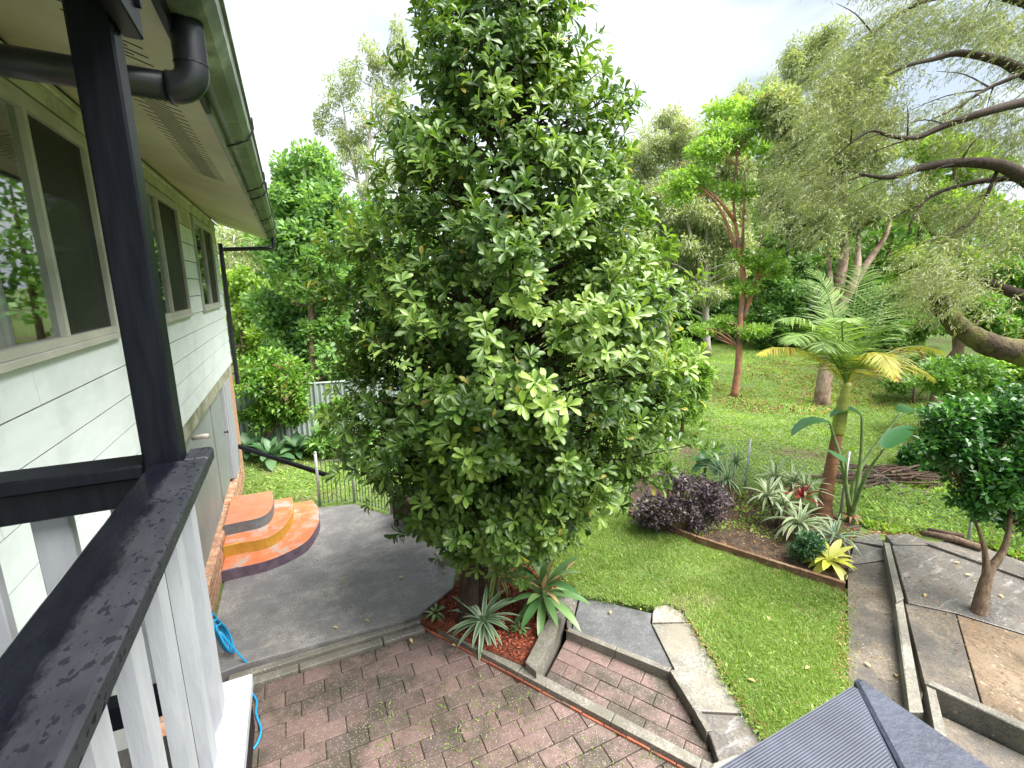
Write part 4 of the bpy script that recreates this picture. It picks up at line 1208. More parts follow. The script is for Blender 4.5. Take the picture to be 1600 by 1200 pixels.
# ---- plants in the garden bed by the fence
p = Pz(1065, 832, .03)
r_ = empty('purple_shrub', tuple(p), 'rounded dark purple shrub spilling over the timber edging', 'shrub')
dpt = depth(p)
parts = []
tbm = MB()
for (u, v, ru, rv_) in ((1060,775,48,34),(1030,795,38,30),(1100,800,38,34),(1070,815,50,24),(1015,800,22,22),(1095,760,28,24),(1060,752,26,18),(1118,778,20,24)):
    for s in range(9):
        o = ball(1, .4)[0]
        cc = Pd(u, v, dpt+o[1]*.35) + RV*o[0]*ru*dpt/FPX*.8 + V(0,0,o[2]*rv_*dpt/FPX*.8)
        cc[2] = max(cc[2], .1)
        parts.append(clump_leaves(cc, np.array([.16,.16,.11]), 75, .065, .036, T_OVA))
        tbm.tube([p+V(0,0,-.02), (p+cc)/2+V(0,0,.05), cc], [.012, .008, .003], 4, caps=False)
tbm.build('stem', M['bark_brown'], r_)
link('foliage', crown_mesh('foliage', parts, M['lf_purple']), None, r_)
def multihead(name, label, base, heads, vs, n, el, cat='plant', r=.022, bark=None):
    root = empty(name, tuple(base), label, cat)
    for h in heads:
        stemmed(root, base, h, r, bark or M['bark_brown'])
        rosette(root, h, vs, n, el)
    return root
p = Pz(1146, 795, .03); dd = depth(p)
sp_v = variants(.42, .026, P_TIP, (.3, .6, .9), M['spiky'])
multihead('spiky_dracaena', 'thin spiky grey-green dracaena on bent stems beside the purple shrub', p,
          [Pd(1137, 748, dd), Pd(1150, 722, dd+.25), Pd(1122, 735, dd+.3)], sp_v, 46, (-40, 85))
p = Pz(1215, 825, .03); dd = depth(p)
vv = variants(.40, .05, P_STRAP, (.5, .9, 1.3), M['var'])
multihead('variegated_dracaena', 'cream-striped dracaena with several heads in front of the palm', p,
          [Pd(1200, 775, dd), Pd(1240, 755, dd+.4), Pd(1225, 790, dd-.1), Pd(1260, 765, dd+.2), Pd(1212, 745, dd+.5)], vv, 26, (-25, 80))
p = Pz(1245, 842, .03); dd = depth(p)
r_ = empty('striped_grassy_plant', tuple(p), 'arching white-edged strap clump between the dracaena and the palm', 'plant')
rosette(r_, p+V(0,0,.25), variants(.55, .06, P_STRAP, (.9, 1.3, 1.7), M['var']), 30, (-5, 80)); stemmed(r_, p, p+V(0,0,.28), .03)
p = Pd(1252, 785, dd+.4); p[2] = .03
r_ = empty('crimson_cordyline', tuple(p), 'crimson-leaved cordyline peeking out behind the striped plants', 'plant')
stemmed(r_, p, p+V(0,0,.5), .02)
rosette(r_, p+V(0,0,.48), variants(.30, .06, P_STRAP, (.3, .7), M['red_leaf']), 14, (10, 85))
p = Pz(1256, 876, .03)
r_ = empty('small_round_shrub', tuple(p), 'small dark green rounded shrub next to the yellow plant', 'shrub')
parts = [clump_leaves(p+V(rng.normal(0,.11), rng.normal(0,.09), .22+rng.normal(0,.10)), np.array([.12,.12,.10]), 90, .05, .026, T_OVA) for _ in range(26)]
MB().tube([p, p+V(0,0,.2)], .015, 6).build('stem', M['bark_brown'], r_)
link('foliage', crown_mesh('foliage', parts, M['lf_round']), None, r_)
p = Pz(1293, 888, .03)
r_ = empty('yellow_bromeliad', tuple(p), 'bright lemon-yellow broad-leaved rosette at the end of the timber edging', 'plant')
rosette(r_, p+V(0,0,.12), variants(.37, .092, P_BROAD, (.6, .9, 1.2), M['lemon']), 24, (-12, 70))
stemmed(r_, p, p+V(0,0,.12), .025)
p = Pz(1302, 850, .03)
r_ = empty('arching_lily', tuple(p), 'arching green strap-leaved clump behind the yellow rosette', 'plant')
rosette(r_, p+V(0,0,.1), variants(.5, .045, P_STRAP, (.9, 1.4, 1.8), M['var_dk']), 26, (15, 80))
p = Pz(1100, 760, .0); dd = depth(p)
r_ = empty('broad_leaf_plant', tuple(p), 'bright green broad-leaved plant behind the purple shrub by the fence post', 'plant')
stemmed(r_, p, p+V(0,0,.55), .025)
rosette(r_, p+V(0,0,.5), variants(.42, .20, P_BROAD, (.7, 1.1), M['paddle']), 14, (-15, 70))

# ---- palm
PB = Pz(1287, 808, .0); pd_ = depth(PB)
palm = empty('palm_tree', tuple(PB), 'young palm with ringed brown trunk and yellow-tipped lower fronds', 'palm')
ph = [PB-V(0,0,.05), Pd(1291, 770, pd_), Pd(1302, 712, pd_), Pd(1308, 680, pd_)]
sp = smooth_path(ph, 8)
mb = MB(); rr = np.interp(np.linspace(0, 1, len(sp)), [0, .15, .5, 1], [.165, .115, .095, .085])
rr = rr*(1+.05*(np.arange(len(sp)) % 2))
mb.tube(sp, rr, 14); mb.build('trunk', M['bark_palm'], palm, True)
PC = Pd(1324, 598, pd_)
sp = smooth_path([ph[-1], Pd(1315, 640, pd_), PC], 6)
MB().tube(sp, np.interp(np.linspace(0, 1, len(sp)), [0, .3, 1], [.092, .105, .065]), 14).build('crownshaft', M['crownshaft'], palm, True)
def frond(p0, p1, p2, mat, n=38, LL=.58, droop=.5, w=.03):
    pts = [(1-t)**2*p0+2*t*(1-t)*p1+t*t*p2 for t in np.linspace(0, 1, 15)]
    mb = MB().tube(pts, [.022*(1-.85*i/14) for i in range(15)], 5)
    parts = []
    ts = np.linspace(.12, 1, n)
    P0, D0, S0, LN = [], [], [], []
    for t in ts:
        q = (1-t)**2*p0+2*t*(1-t)*p1+t*t*p2
        tg = unit(2*(1-t)*(p1-p0)+2*t*(p2-p1))
        sd_ = unit(np.cross(tg, V(0, 0, 1))); up_ = np.cross(sd_, tg)
        for s in (-1, 1):
            d_ = sd_*s*.9 + tg*(.45+.5*t) + up_*.18 - V(0, 0, droop*rng.uniform(.5, 1.1)) + rng.normal(0, .06, 3)
            P0.append(q); D0.append(unit(d_)); S0.append(up_+sd_*s*-.3); LN.append(LL*(math.sin(math.pi*min(1, .18+.8*t))**.6)*rng.uniform(.88, 1.1))
    P0, D0, S0, LN = map(np.array, (P0, D0, S0, LN))
    # two-piece leaflets that bend down at the tip
    T = (np.array([(0,-.35,0),(0,.35,0),(.55,-.5,.0),(.55,.5,.0),(1,0,-.17)], float), [np.array([(2,3,4)]), np.array([(0,1,3,2)])])
    v, fs, r = leaves(P0, D0, S0, LN, np.full(len(LN), w), T)
    vr = np.array(mb.v); fr = [np.array([f for f in mb.f if len(f) == 4])]
    v2, f2, r2_ = merge([(v, fs, r), (vr, fr, np.full(len(vr), .4))])
    link('frond', np_mesh('frond', v2, f2, r2_, M[mat]), None, palm)
def fr(tip, ctrl, dz, mat='palm', **k):
    frond(PC+V(0,0,-.03), Pd(*ctrl, pd_+dz*.5), Pd(*tip, pd_+dz), mat, **k)
fr((1188, 553), (1255, 520), -.5, 'palm_y', droop=.55, LL=.42)
fr((1400, 592), (1370, 505), -1.2, 'palm_y', droop=.7, LL=.4)
fr((1222, 500), (1280, 475), -.3)
fr((1240, 535), (1270, 490), -1.0, droop=.35)
fr((1275, 425), (1298, 440), .3, droop=.3)
fr((1262, 440), (1290, 480), .6, droop=.3)
fr((1400, 450), (1362, 430), -.2, droop=.3)
fr((1352, 415), (1332, 440), .8, droop=.3)
fr((1418, 470), (1370, 470), .6, droop=.4)
fr((1410, 515), (1370, 490), -.6, droop=.4)
fr((1470, 548), (1400, 520), .4, 'palm_b', droop=.7)
fr((1455, 590), (1400, 540), -.2, 'palm_b', droop=.6)
fr((1320, 500), (1310, 480), -1.5, droop=.3)
fr((1285, 545), (1300, 500), -1.3, droop=.45)

# ---- paddle-leaved plant next to the palm
BB = Pz(1328, 818, .0); bd = depth(BB)
ban = empty('paddle_leaf_plant', tuple(BB), 'tall paddle-leaved plant with long bare stalks right of the palm trunk', 'plant')
def bez_leaf(root, p0, p1, p2, W, mat, name='leaf', nseg=9, prof=None, fold=.25):
    prof = prof or (lambda t: math.sin(math.pi*min(1, .06+t*.94))**.6 + .03)
    vs, fs = [], []
    for i in range(nseg+1):
        t = i/nseg
        q = (1-t)**2*p0+2*t*(1-t)*p1+t*t*p2; tg = unit(2*(1-t)*(p1-p0)+2*t*(p2-p1))
        sd_ = unit(np.cross(tg, V(0, 0, 1))+RV*.2); up_ = np.cross(sd_, tg)
        w = W*.5*prof(t)*(1+.06*math.sin(i*2.7))
        vs += [q-sd_*w+up_*fold*w, q, q+sd_*w+up_*fold*w]
    for i in range(nseg):
        a = i*3; fs += [(a, a+3, a+4, a+1), (a+1, a+4, a+5, a+2)]
    return MB().add(vs, fs).build(name, mat, root, True)
for st, lf, W in (([(1328,815),(1340,740),(1400,655),(1408,645)], [(1408,645),(1432,625),(1462,672)], .42),
                  ([(1330,812),(1345,720),(1347,660),(1345,650)], [(1345,650),(1325,632),(1296,652)], .36),
                  ([(1326,812),(1322,760),(1322,722)], [(1336,728),(1315,722),(1290,702)], .28),
                  ([(1324,812),(1318,735),(1300,672),(1297,662)], [(1297,660),(1262,652),(1236,682)], .40),
                  ([(1330,815),(1352,745),(1382,700)], [(1382,700),(1402,680),(1425,665)], .3)):
    dz = rng.normal(0, .15)
    pts = [Pd(u, v, bd + dz*i) for i, (u, v) in enumerate(st)]; pts[0] = BB + rng.normal(0, .03, 3)*V(1,1,0)
    sp = smooth_path(pts, 5)
    MB().tube(sp, np.interp(np.linspace(0, 1, len(sp)), [0, .4, 1], [.045, .03, .013]), 8).build('stalk', M['stem_green'], ban, True)
    q = [Pd(u, v, bd+dz*(len(st)-1)+.05*i) for i, (u, v) in enumerate(lf)]; q[0] = pts[-1]
    bez_leaf(ban, q[0], q[1], q[2], W, M['paddle'])
for i in range(12):
    a = i*.6; bez_leaf(ban, BB+V(0,0,.05), BB+V(math.cos(a)*.08, math.sin(a)*.08, .25), BB+V(math.cos(a)*.2, math.sin(a)*.2, .08), .04, M['bark_red'], 'dead_sheath')

# ---- citrus tree on the terrace
cit = btree('citrus_tree', 'small dark green citrus tree with forked brown trunk on the concrete terrace', 'tree',
      [[(1530,957),(1536,925),(1546,893),(1570,855),(1580,800)], [(1541,910),(1541,880),(1535,845),(1518,800)]],
      [(1540,665,90,55),(1500,700,70,70),(1570,720,70,80),(1490,650,50,40),(1530,760,50,50),(1600,640,60,60),(1590,800,30,40),(1455,690,30,40),(1620,740,60,80)],
      17000, .085, .042, M['lf_citrus'], M['bark_brown'], tmpl=T_OVA, r0=.085, sub=.36, nsub=14, zoff=.06, limbs=6)

# ---- background trees
BG = 'trees beyond the fences'
btree('dense_tree', 'tall dense blue-green tree rising behind the low shrubs past the house corner', 'tree',
      [[(497,700),(497,640),(492,520),(485,420),(478,300)], [(500,690),(478,600),(455,520)]],
      [(478,280,72,55),(450,330,55,60),(510,340,50,60),(470,410,78,60),(520,430,40,60),(455,490,60,55),(505,510,55,55),(445,560,48,42),(520,575,40,40)],
      26000, .2, .11, M['lf_bluegreen'], M['bark_brown'], d=15, group=None, r0=.17, nsub=13, sub=.36)
btree('bushy_tree', 'yellow-green bushy tree behind the corner of the house', 'tree', [[(385,680),(385,600),(385,500)]],
      [(385,470,50,50),(365,540,45,55),(410,540,40,45),(350,450,40,50),(400,610,40,40),(340,580,40,50)], 12000, .2, .11, M['lf_yellow'], M['bark_brown'], d=18, r0=.12)
btree('sparse_gum', 'sparse olive gum tree whose crown shows above the dense blue-green tree', 'tree', [[(560,690),(565,450),(575,250),(585,110)], [(570,330),(545,220),(535,150)]],
      [(590,95,45,45),(535,135,45,42),(560,200,55,45),(615,170,45,65),(515,200,35,45),(600,270,60,50),(625,90,40,55),(545,260,45,45)], 12000, .22, .07, M['lf_gum'], M['bark_pale'], d=26, r0=.2, droop=.5, sub=.3)
btree('sparse_gum', 'pale gum with bare twisting branches glimpsed under the far eave', 'tree', [[(350,640),(352,500),(360,430),(372,370)], [(355,480),(385,440),(415,400)], [(353,470),(340,420),(330,380)]],
      [(350,380,50,30),(390,400,45,25),(420,370,40,30),(360,430,40,25)], 4200, .2, .06, M['lf_gum'], M['bark_pale'], d=22, r0=.13, droop=.5, sub=.3)
btree('leafy_tree', 'leafy mid-green tree filling the gap between the dense tree and the big tree', 'tree', [[(548,700),(550,600),(552,480)]],
      [(560,420,45,60),(550,520,45,60),(545,600,45,55),(565,340,35,50),(580,650,50,40)], 11000, .2, .11, M['lf_mid'], M['bark_brown'], d=19, r0=.14)
btree('leafy_shrub', 'lime-green leafy shrub with pinkish tips beside the pale steel fence', 'shrub', [[(410,712),(411,685),(413,655)], [(412,690),(440,650),(460,625)]],
      [(425,575,48,28),(400,605,36,32),(455,600,38,30),(440,640,48,30),(400,650,36,26),(470,635,28,28)], 7500, .13, .06, M['lf_frangi'], M['bark_brown'], d=11.3, r0=.06, tmpl=T_OVA, sub=.4)
btree('tall_shrub', 'tall green shrub pressed against the steel fence behind the wire fence', 'shrub', [[(530,720),(532,690),(535,650)]],
      [(530,650,36,40),(560,690,30,30),(505,690,22,26)], 3200, .15, .06, M['lf_mid'], M['bark_brown'], d=11.0, r0=.04, tmpl=T_OVA)
# soft big-leaved plants by the fence
for k, (u, v, lab) in enumerate(((390,715,'pale big-leaved clump beside the house corner under the lime shrub'), (425,722,'silvery big-leaved clump just behind the sloping handrail'), (465,712,'arching big-leaved clump in front of the steel fence'), (500,700,'ferny big-leaved clump beside the galvanised fence post'))):
    p = Pz(u, v, 0)
    r_ = empty('big_leaf_plant', tuple(p), lab, 'plant')
    vs_ = variants(.5, .17, P_PETI, (.6, 1.0, 1.4), M['taro'] if k < 3 else M['cordy'])
    rosette(r_, p+V(0,0,.08), vs_, 20, (30, 88), (.8, 1.35)); stemmed(r_, p, p+V(0,0,.12), .04)
btree('fern_tree', 'feathery pale green young tree just right of the big tree', 'tree', [[(1068,650),(1070,600),(1072,560)]],
      [(1070,560,45,35),(1050,600,40,35),(1085,600,35,40),(1060,640,45,30)], 6500, .16, .05, M['lf_lime'], M['bark_brown'], d=12.5, r0=.05, flat=.6)
# red-barked tree
btree('red_bark_tree', 'tree with peeling salmon-red bark and layered bright green foliage', 'tree',
      [[(1147,618),(1150,570),(1156,500),(1160,440),(1152,390),(1148,320),(1145,250)], [(1158,450),(1160,390),(1157,330),(1162,270)], [(1160,500),(1175,450),(1185,420),(1200,360),(1210,320)], [(1157,490),(1172,470),(1190,420)], [(1155,400),(1125,330),(1095,300)], [(1148,345),(1120,315),(1100,290)]],
      [(1090,285,50,20),(1060,305,40,15),(1140,215,52,22),(1110,240,45,20),(1185,180,42,26),(1150,170,45,18),(1180,405,40,16),(1205,420,30,14),(1165,450,30,10),(1125,505,36,13),(1180,515,30,12),(1090,515,24,10),(1160,300,40,12),(1200,240,36,20),(1210,330,30,14)],
      13000, .17, .09, M['lf_lime'], M['bark_red'], r0=.135, flat=.95, sub=.46, thick=1.0)
gumspec = [
 ('tall_gum', 'tall pale feathery gum filling the skyline between the big tree and the red-barked tree', [[(1010,560),(1012,420),(1020,300),(1030,200)], [(1014,380),(1050,290),(1070,230)]],
   [(1000,240,45,40),(1040,200,45,35),(1075,215,40,35),(1030,270,50,45),(990,310,45,55),(1065,300,50,45),(1010,390,50,55),(1070,400,45,55),(1100,330,40,50)], 18000, 31),
 ('tall_gum', 'tall grey-green gum rising behind the red-barked tree and the leaning gum', [[(1180,560),(1178,420),(1182,300),(1190,180)], [(1180,360),(1150,270),(1140,220)], [(1181,340),(1215,260),(1230,200)]],
   [(1180,150,50,40),(1135,200,45,45),(1225,170,45,45),(1160,260,55,50),(1215,270,50,50),(1140,330,50,50),(1200,360,50,50),(1170,430,50,40)], 18000, 32),
 ('sparse_gum', 'grey-green gum crown directly right of the big tree against the sky', [[(1040,560),(1042,450),(1050,330),(1055,230)], [(1045,400),(1020,320),(1000,260)], [(1045,420),(1080,340),(1095,280)]],
   [(1050,215,45,35),(1015,250,45,40),(1085,250,40,40),(1030,320,50,45),(1000,330,40,50),(1085,350,45,45),(1040,400,50,40)], 15000, 27),
 ('sparse_gum', 'dull grey gum standing behind the red-barked tree', [[(1105,560),(1100,450),(1110,330),(1125,220)], [(1102,440),(1075,350),(1065,300)], [(1104,420),(1135,350),(1145,300)]],
   [(1120,340,50,50),(1080,400,50,40),(1140,400,45,45),(1105,270,45,45),(1150,260,40,40),(1100,460,50,30),(1150,340,40,40),(1000,420,50,60),(1060,330,40,40)], 18000, 25),
 ('leaning_gum', 'large gum with fanning pale trunks and weathered base behind the palm', [[(1283,632),(1288,580),(1305,500),(1318,420),(1320,340),(1328,240),(1335,160)], [(1305,500),(1330,430),(1345,380),(1352,320)], [(1308,490),(1350,420),(1380,370),(1395,330)], [(1300,520),(1303,440),(1300,370)]],
   [(1300,170,55,50),(1250,220,55,50),(1340,130,60,50),(1230,300,50,50),(1290,270,55,45),(1350,230,50,50),(1270,350,50,40),(1350,330,40,35),(1220,180,40,45)], 24000, None),
 ('sparse_gum', 'tall sunlit gum behind the leaning gum with loose drooping sprays', [[(1235,560),(1230,400),(1225,250),(1220,160)], [(1230,330),(1255,240),(1270,180)]],
   [(1215,150,40,35),(1250,110,45,40),(1225,230,50,45),(1190,290,35,50),(1240,330,45,45),(1280,80,50,45)], 14000, 29)]
for nm, lab, tr, bl, n_, dd in gumspec:
    btree(nm, lab, 'tree', tr, bl, int(n_*1.55), .23, .07, M['lf_gum'], M['bark_pale'] if dd else M['bark_pink'], d=dd, r0=.2 if dd else .25, droop=.7, sub=.36, nsub=13)
for k, (x_, y_, h_, mt, lab) in enumerate(((17, 1.5, 8.5, 'lf_mid', 'unseen broad green tree added past the weeping tree'), (23, -3, 10, 'lf_gum', 'unseen tall gum added far to the side of the terrace'), (15, -5.5, 8, 'lf_bluegreen', 'unseen dense tree added to the side behind the terrace'), (27, 3.5, 11, 'lf_mid', 'unseen tall leafy tree added behind the weeping tree'))):  # trees out of view, added so the window panes reflect foliage
    b0 = V(x_, y_, float(zground(x_, y_))); rt_ = empty('unseen_side_tree', tuple(b0), lab, 'tree')
    MB().tube([b0-V(0,0,.05), b0+V(.1,0,h_*.5), b0+V(0,.1,h_*.85)], [.2, .15, .05], 8).build('trunk', M['bark_brown'], rt_, True)
    pts_ = [clump_leaves(b0+V(*(ball(1, .5)[0]*V(2.4, 2.4, h_*.4)))+V(0,0,h_*.58), V(.95, .95, .75), 170, .24, .12, T_DIA) for _ in range(40)]
    link('crown', crown_mesh('crown', pts_, M[mt]), None, rt_)
dk = [
 ('dark evergreen tree in the shade between the red-barked tree and the palm', [[(1225,580),(1228,520),(1230,450)]], [(1225,440,50,45),(1260,480,50,50),(1210,510,50,45),(1250,540,50,35),(1290,440,50,40)], 26, 'lf_dark'),
 ('dark leafy tree whose crown closes the view behind the palm fronds', [[(1400,590),(1400,520),(1395,450)]], [(1395,440,55,45),(1350,480,50,50),(1420,500,55,50),(1370,540,55,40),(1440,450,50,45)], 25, 'lf_mid'),
 ('dim understorey tree behind the feathery pale young tree', [[(1110,570),(1110,520),(1112,470)]], [(1115,490,50,40),(1080,470,50,50),(1130,540,45,25),(1060,520,50,40),(1160,500,40,40)], 30, 'lf_dark')]
for lab, tr, bl, dd, mt in dk:
    btree('understorey_tree', lab, 'tree', tr, bl, 12000, .24, .14, M[mt], M['bark_brown'], d=dd, r0=.14)
btree('lime_tree', 'bright yellow-green tree glowing behind the dark weeping branches', 'tree', [[(1500,600),(1495,480),(1490,350),(1480,250)], [(1494,420),(1440,340),(1420,290)]],
      [(1450,250,65,35),(1520,260,70,40),(1480,330,75,40),(1560,330,60,50),(1420,320,45,35),(1500,430,80,45),(1580,420,60,50),(1440,410,50,40)], 22000, .2, .11, M['lf_yellow'], M['bark_brown'], d=18, r0=.2)
btree('crooked_tree', 'crooked brown-trunked tree with low forking limbs behind the citrus', 'tree', [[(1462,612),(1480,570),(1505,520),(1540,470)], [(1465,605),(1445,560),(1430,520)], [(1470,600),(1530,560),(1590,530)]],
      [(1540,480,60,40),(1590,500,50,50),(1440,510,40,30),(1600,440,60,50)], 9000, .18, .1, M['lf_mid'], M['bark_brown'], d=15, r0=.16)
for k, (u, v, ru, rv_, dd, mt, lab) in enumerate((
    (1500,585,70,32,12.5,'lf_mid','fresh green bushes massed behind the citrus crown'), (1590,580,60,40,13,'lf_lime','bright bush beside the mossy limb behind the citrus'),
    (1430,585,45,30,16,'lf_mid','low bush at the foot of the crooked tree'), (1390,590,40,25,20,'lf_lime','low sunlit bush behind the palm crown'), (1440,715,35,32,10.2,'lf_citrus','dark leafy sapling growing by the twig heap'))):
    btree('bush', lab, 'bush', [[(u, v+rv_+6), (u, v)]], [(u, v, ru, rv_), (u-ru*.5, v+rv_*.3, ru*.6, rv_*.7), (u+ru*.5, v+rv_*.2, ru*.6, rv_*.8)], 5200, .14, .07, M[mt], M['bark_brown'], d=dd, r0=.05, tmpl=T_OVA, sub=.4)

# ---- weeping tree reaching in from the right
WD = 8.2
wb = Pd(1830, 900, WD); wb[2] = float(zground(wb[0], wb[1]))
weep = empty('weeping_tree', tuple(wb), 'big weeping tree reaching in dark arching branches and fine drooping foliage', 'tree')
def limb(px, r0, r1, dz=0, mat='bark_dark', name='limb', n=7, rough=.0):
    pts = [Pd(u, v, WD+dz+.1*math.sin(i*1.7)) for i, (u, v) in enumerate(px)]
    sp = smooth_path(pts, n)
    MB().tube([p_+rng.normal(0, rough*.5, 3) for p_ in sp], np.linspace(r0, r1, len(sp))+rng.normal(0, rough, len(sp)), 12).build(name, M[mat], weep, True)
    return sp
tw = smooth_path([wb-V(0,0,.05), Pd(1810, 720, WD), Pd(1780, 560, WD), Pd(1770, 350, WD), Pd(1740, 150, WD), Pd(1700, -50, WD)], 6)
MB().tube(tw, np.linspace(.36, .12, len(tw)), 12).build('trunk', M['bark_moss'], weep, True)
skel = []
skel += limb([(1782,600),(1680,572),(1600,552),(1545,538),(1500,512),(1476,484),(1464,462)], .24, .10, -1.2, 'bark_moss', rough=.008)
skel += limb([(1775,470),(1680,470),(1600,462),(1540,440),(1490,432),(1445,436)], .16, .03, .6, 'bark_dark')
skel += limb([(1770,380),(1680,330),(1600,278),(1560,258),(1500,254),(1440,262),(1395,276),(1360,275),(1310,262)], .15, .012)
skel += limb([(1740,200),(1650,140),(1590,108),(1560,94),(1500,83),(1460,92),(1420,102),(1385,118)], .12, .012, .2)
skel += limb([(1745,150),(1660,155),(1600,160),(1540,175),(1480,195),(1430,215),(1390,212),(1355,207),(1290,255)], .10, .008, -.3)
skel += limb([(1768,330),(1680,310),(1600,282),(1560,280),(1500,290),(1450,310),(1425,345),(1420,365)], .08, .008, .3)
skel += limb([(1735,60),(1640,20),(1540,-10),(1450,0),(1380,40),(1330,90)], .09, .006, .4)
skel += limb([(1720,0),(1640,-60),(1520,-90),(1420,-80),(1340,-20)], .09, .006, -.2)
skel += limb([(1590,118),(1540,140),(1500,165),(1450,190)], .04, .006, -.1)
skel += limb([(1560,262),(1530,330),(1500,360),(1440,380)], .03, .006)
for k in range(46):
    a = skel[int(rng.integers(len(skel)))]
    q = a + RV*rng.uniform(-1.1, .2) + V(0, 0, rng.uniform(-.5, .3)) + WV*rng.uniform(-.4, .4)
    MB().tube(smooth_path([a, (a+q)/2+V(0,0,.08), q], 3), np.linspace(.016, .004, 7), 5).build('branchlet', M['bark_dark'], weep)
# drooping sprays: fine leaves along hanging twigs
wp = []
cent = []
for (u, v, ru, rv_, n_) in ((1480,40,130,60,60),(1360,90,80,60,42),(1300,170,70,70,36),(1400,180,90,50,34),(1500,190,110,55,30),(1590,60,60,70,30),(1260,270,50,60,22),(1340,290,80,55,30),(1450,300,100,50,26),(1560,340,90,60,30),(1300,360,60,40,12),(1590,220,50,70,20),(1480,455,45,32,22),(1500,400,90,40,14),(1410,-60,150,60,40),(1580,-80,120,70,30), (1230,330,30,30,6), (1700,100,100,160,50), (1680,350,80,120,26)):
    for _ in range(n_):
        o = ball(1, .5)[0]
        cent.append(Pd(u+o[0]*ru, v+o[2]*rv_, WD+.7+o[1]*1.2))
for _ in range(26):
    cent.append(Pd(1478, 452, WD-1.25) + rng.normal(0, .24, 3) + V(0, 0, .12))
for c_ in cent:
    nst = 13
    for s in range(nst):
        a = c_ + rng.normal(0, .16, 3)
        hd = unit(np.array([*(RV[:2]*-.8+rng.normal(0, .6, 2)), 0]))
        Ls = rng.uniform(.25, .55)
        m = 15
        t = np.linspace(0, 1, m)[:, None]
        P = a + hd*t*Ls*.85 + V(0, 0, -1)*(t**1.7)*Ls*.5
        tg = unit(hd*.7 + V(0, 0, -1)*1.3*t**.7)
        d_ = tg*.8 + rdir(m)*.55
        wp.append(leaves(P, d_, rdir(m)+V(0,0,.6), rng.uniform(.05, .095, m), .0145, T_DIA, np.clip(.45+rng.normal(0, .12)+rng.normal(0, .2, m), 0, 1)))
link('crown', crown_mesh('crown', wp, M['lf_weep']), None, weep)

# ---- far wood that closes the view
def far_wood():
    parts = []; trunks = MB()
    for k in range(230):
        a = math.radians(rng.uniform(-62, 100)); R = rng.uniform(33, 58)
        x, y = R*math.sin(a), R*math.cos(a)
        zb = float(zground(x, y)); h = rng.uniform(7.0, 11.5) - .09*(R-33)
        wd = rng.uniform(2.0, 3.4)
        trunks.tube([(x, y, zb), (x+rng.normal(0, .4), y, zb+h*.8)], [.2, .06], 5)
        tone = rng.normal(0, .15)
        for s in range(10):
            c_ = np.array([x, y, zb+h*rng.uniform(.12, .95)]) + rng.normal(0, wd*.35, 3)*V(1, 1, .3)
            n_ = 42
            b = ball(n_, .5)
            parts.append(leaves(c_+b*V(1.3, 1.3, .95), rdir(n_)+V(0,0,-.2), rdir(n_)+V(0,0,.8), rng.uniform(.35, .6, n_), .28, T_DIA, np.clip(.45+tone+rng.normal(0, .18, n_), 0, .95)))
    v, fs, r = merge(parts)
    fw = np_mesh('far_wood', v, fs, r, M['lf_mid'])
    o = link('far_wood', fw); tag(o, 'distant mixed woodland closing the view behind the garden trees', 'woodland', kind='stuff')
    t_ = trunks.build('trunk_mass', M['bark_brown'], o); t_['kind'] = 'stuff'
far_wood()

# ---- fences
sf = empty('steel_fence', tuple(Pz(455, 690, 0)), 'pale green-grey steel sheet fence behind the big-leaved plants', 'fence')
fa, fb = np.array([-3.4, 13.1, 0]), np.array([3.4, 12.6, 0])
for i in range(9):
    a = fa+(fb-fa)*i/9; b_ = fa+(fb-fa)*(i+1)/9
    n_ = 12; vs = []
    for k in range(n_+1):
        q = a+(b_-a)*k/n_; off = .018 if (k//1) % 2 else -.018
        vs += [(q[0], q[1]+off, -.05), (q[0], q[1]+off, 1.5)]
    MB().add(vs, [(2*k, 2*k+2, 2*k+3, 2*k+1) for k in range(n_)]).build('panel', M['colorbond'], sf)
    MB().box((a[0]-.03, a[1]-.035, -.05), (a[0]+.03, a[1]+.035, 1.53)).build('post', M['colorbond'], sf)
MB().tube([fa+V(0,0,1.52), fb+V(0,0,1.52)], .03, 6).build('rail', M['colorbond'], sf)
cf = empty('chain_link_fence', tuple(Pz(1168, 768, 0)), 'chain-link fence on slim steel posts between the garden bed and the back lawn', 'fence')
cposts = [((1040,740),(1048,682)), ((1163,770),(1173,686)), ((1313,806),(1328,700)), ((1513,848),(1524,772)), ((1700,890),(1715,800))]
tops, bots = [], []
for (a, b_) in cposts:
    p0 = Pz(*a, 0); h = depth(p0)
    p1 = Pd(b_[0], b_[1], h); p1[2] = min(p1[2], 1.12)
    MB().tube([p0-V(0,0,.05), p1], .024, 8).build('post', M['galv'], cf, True)
    tops.append(p1-V(0,0,.04)); bots.append(p0+V(0,0,.03))
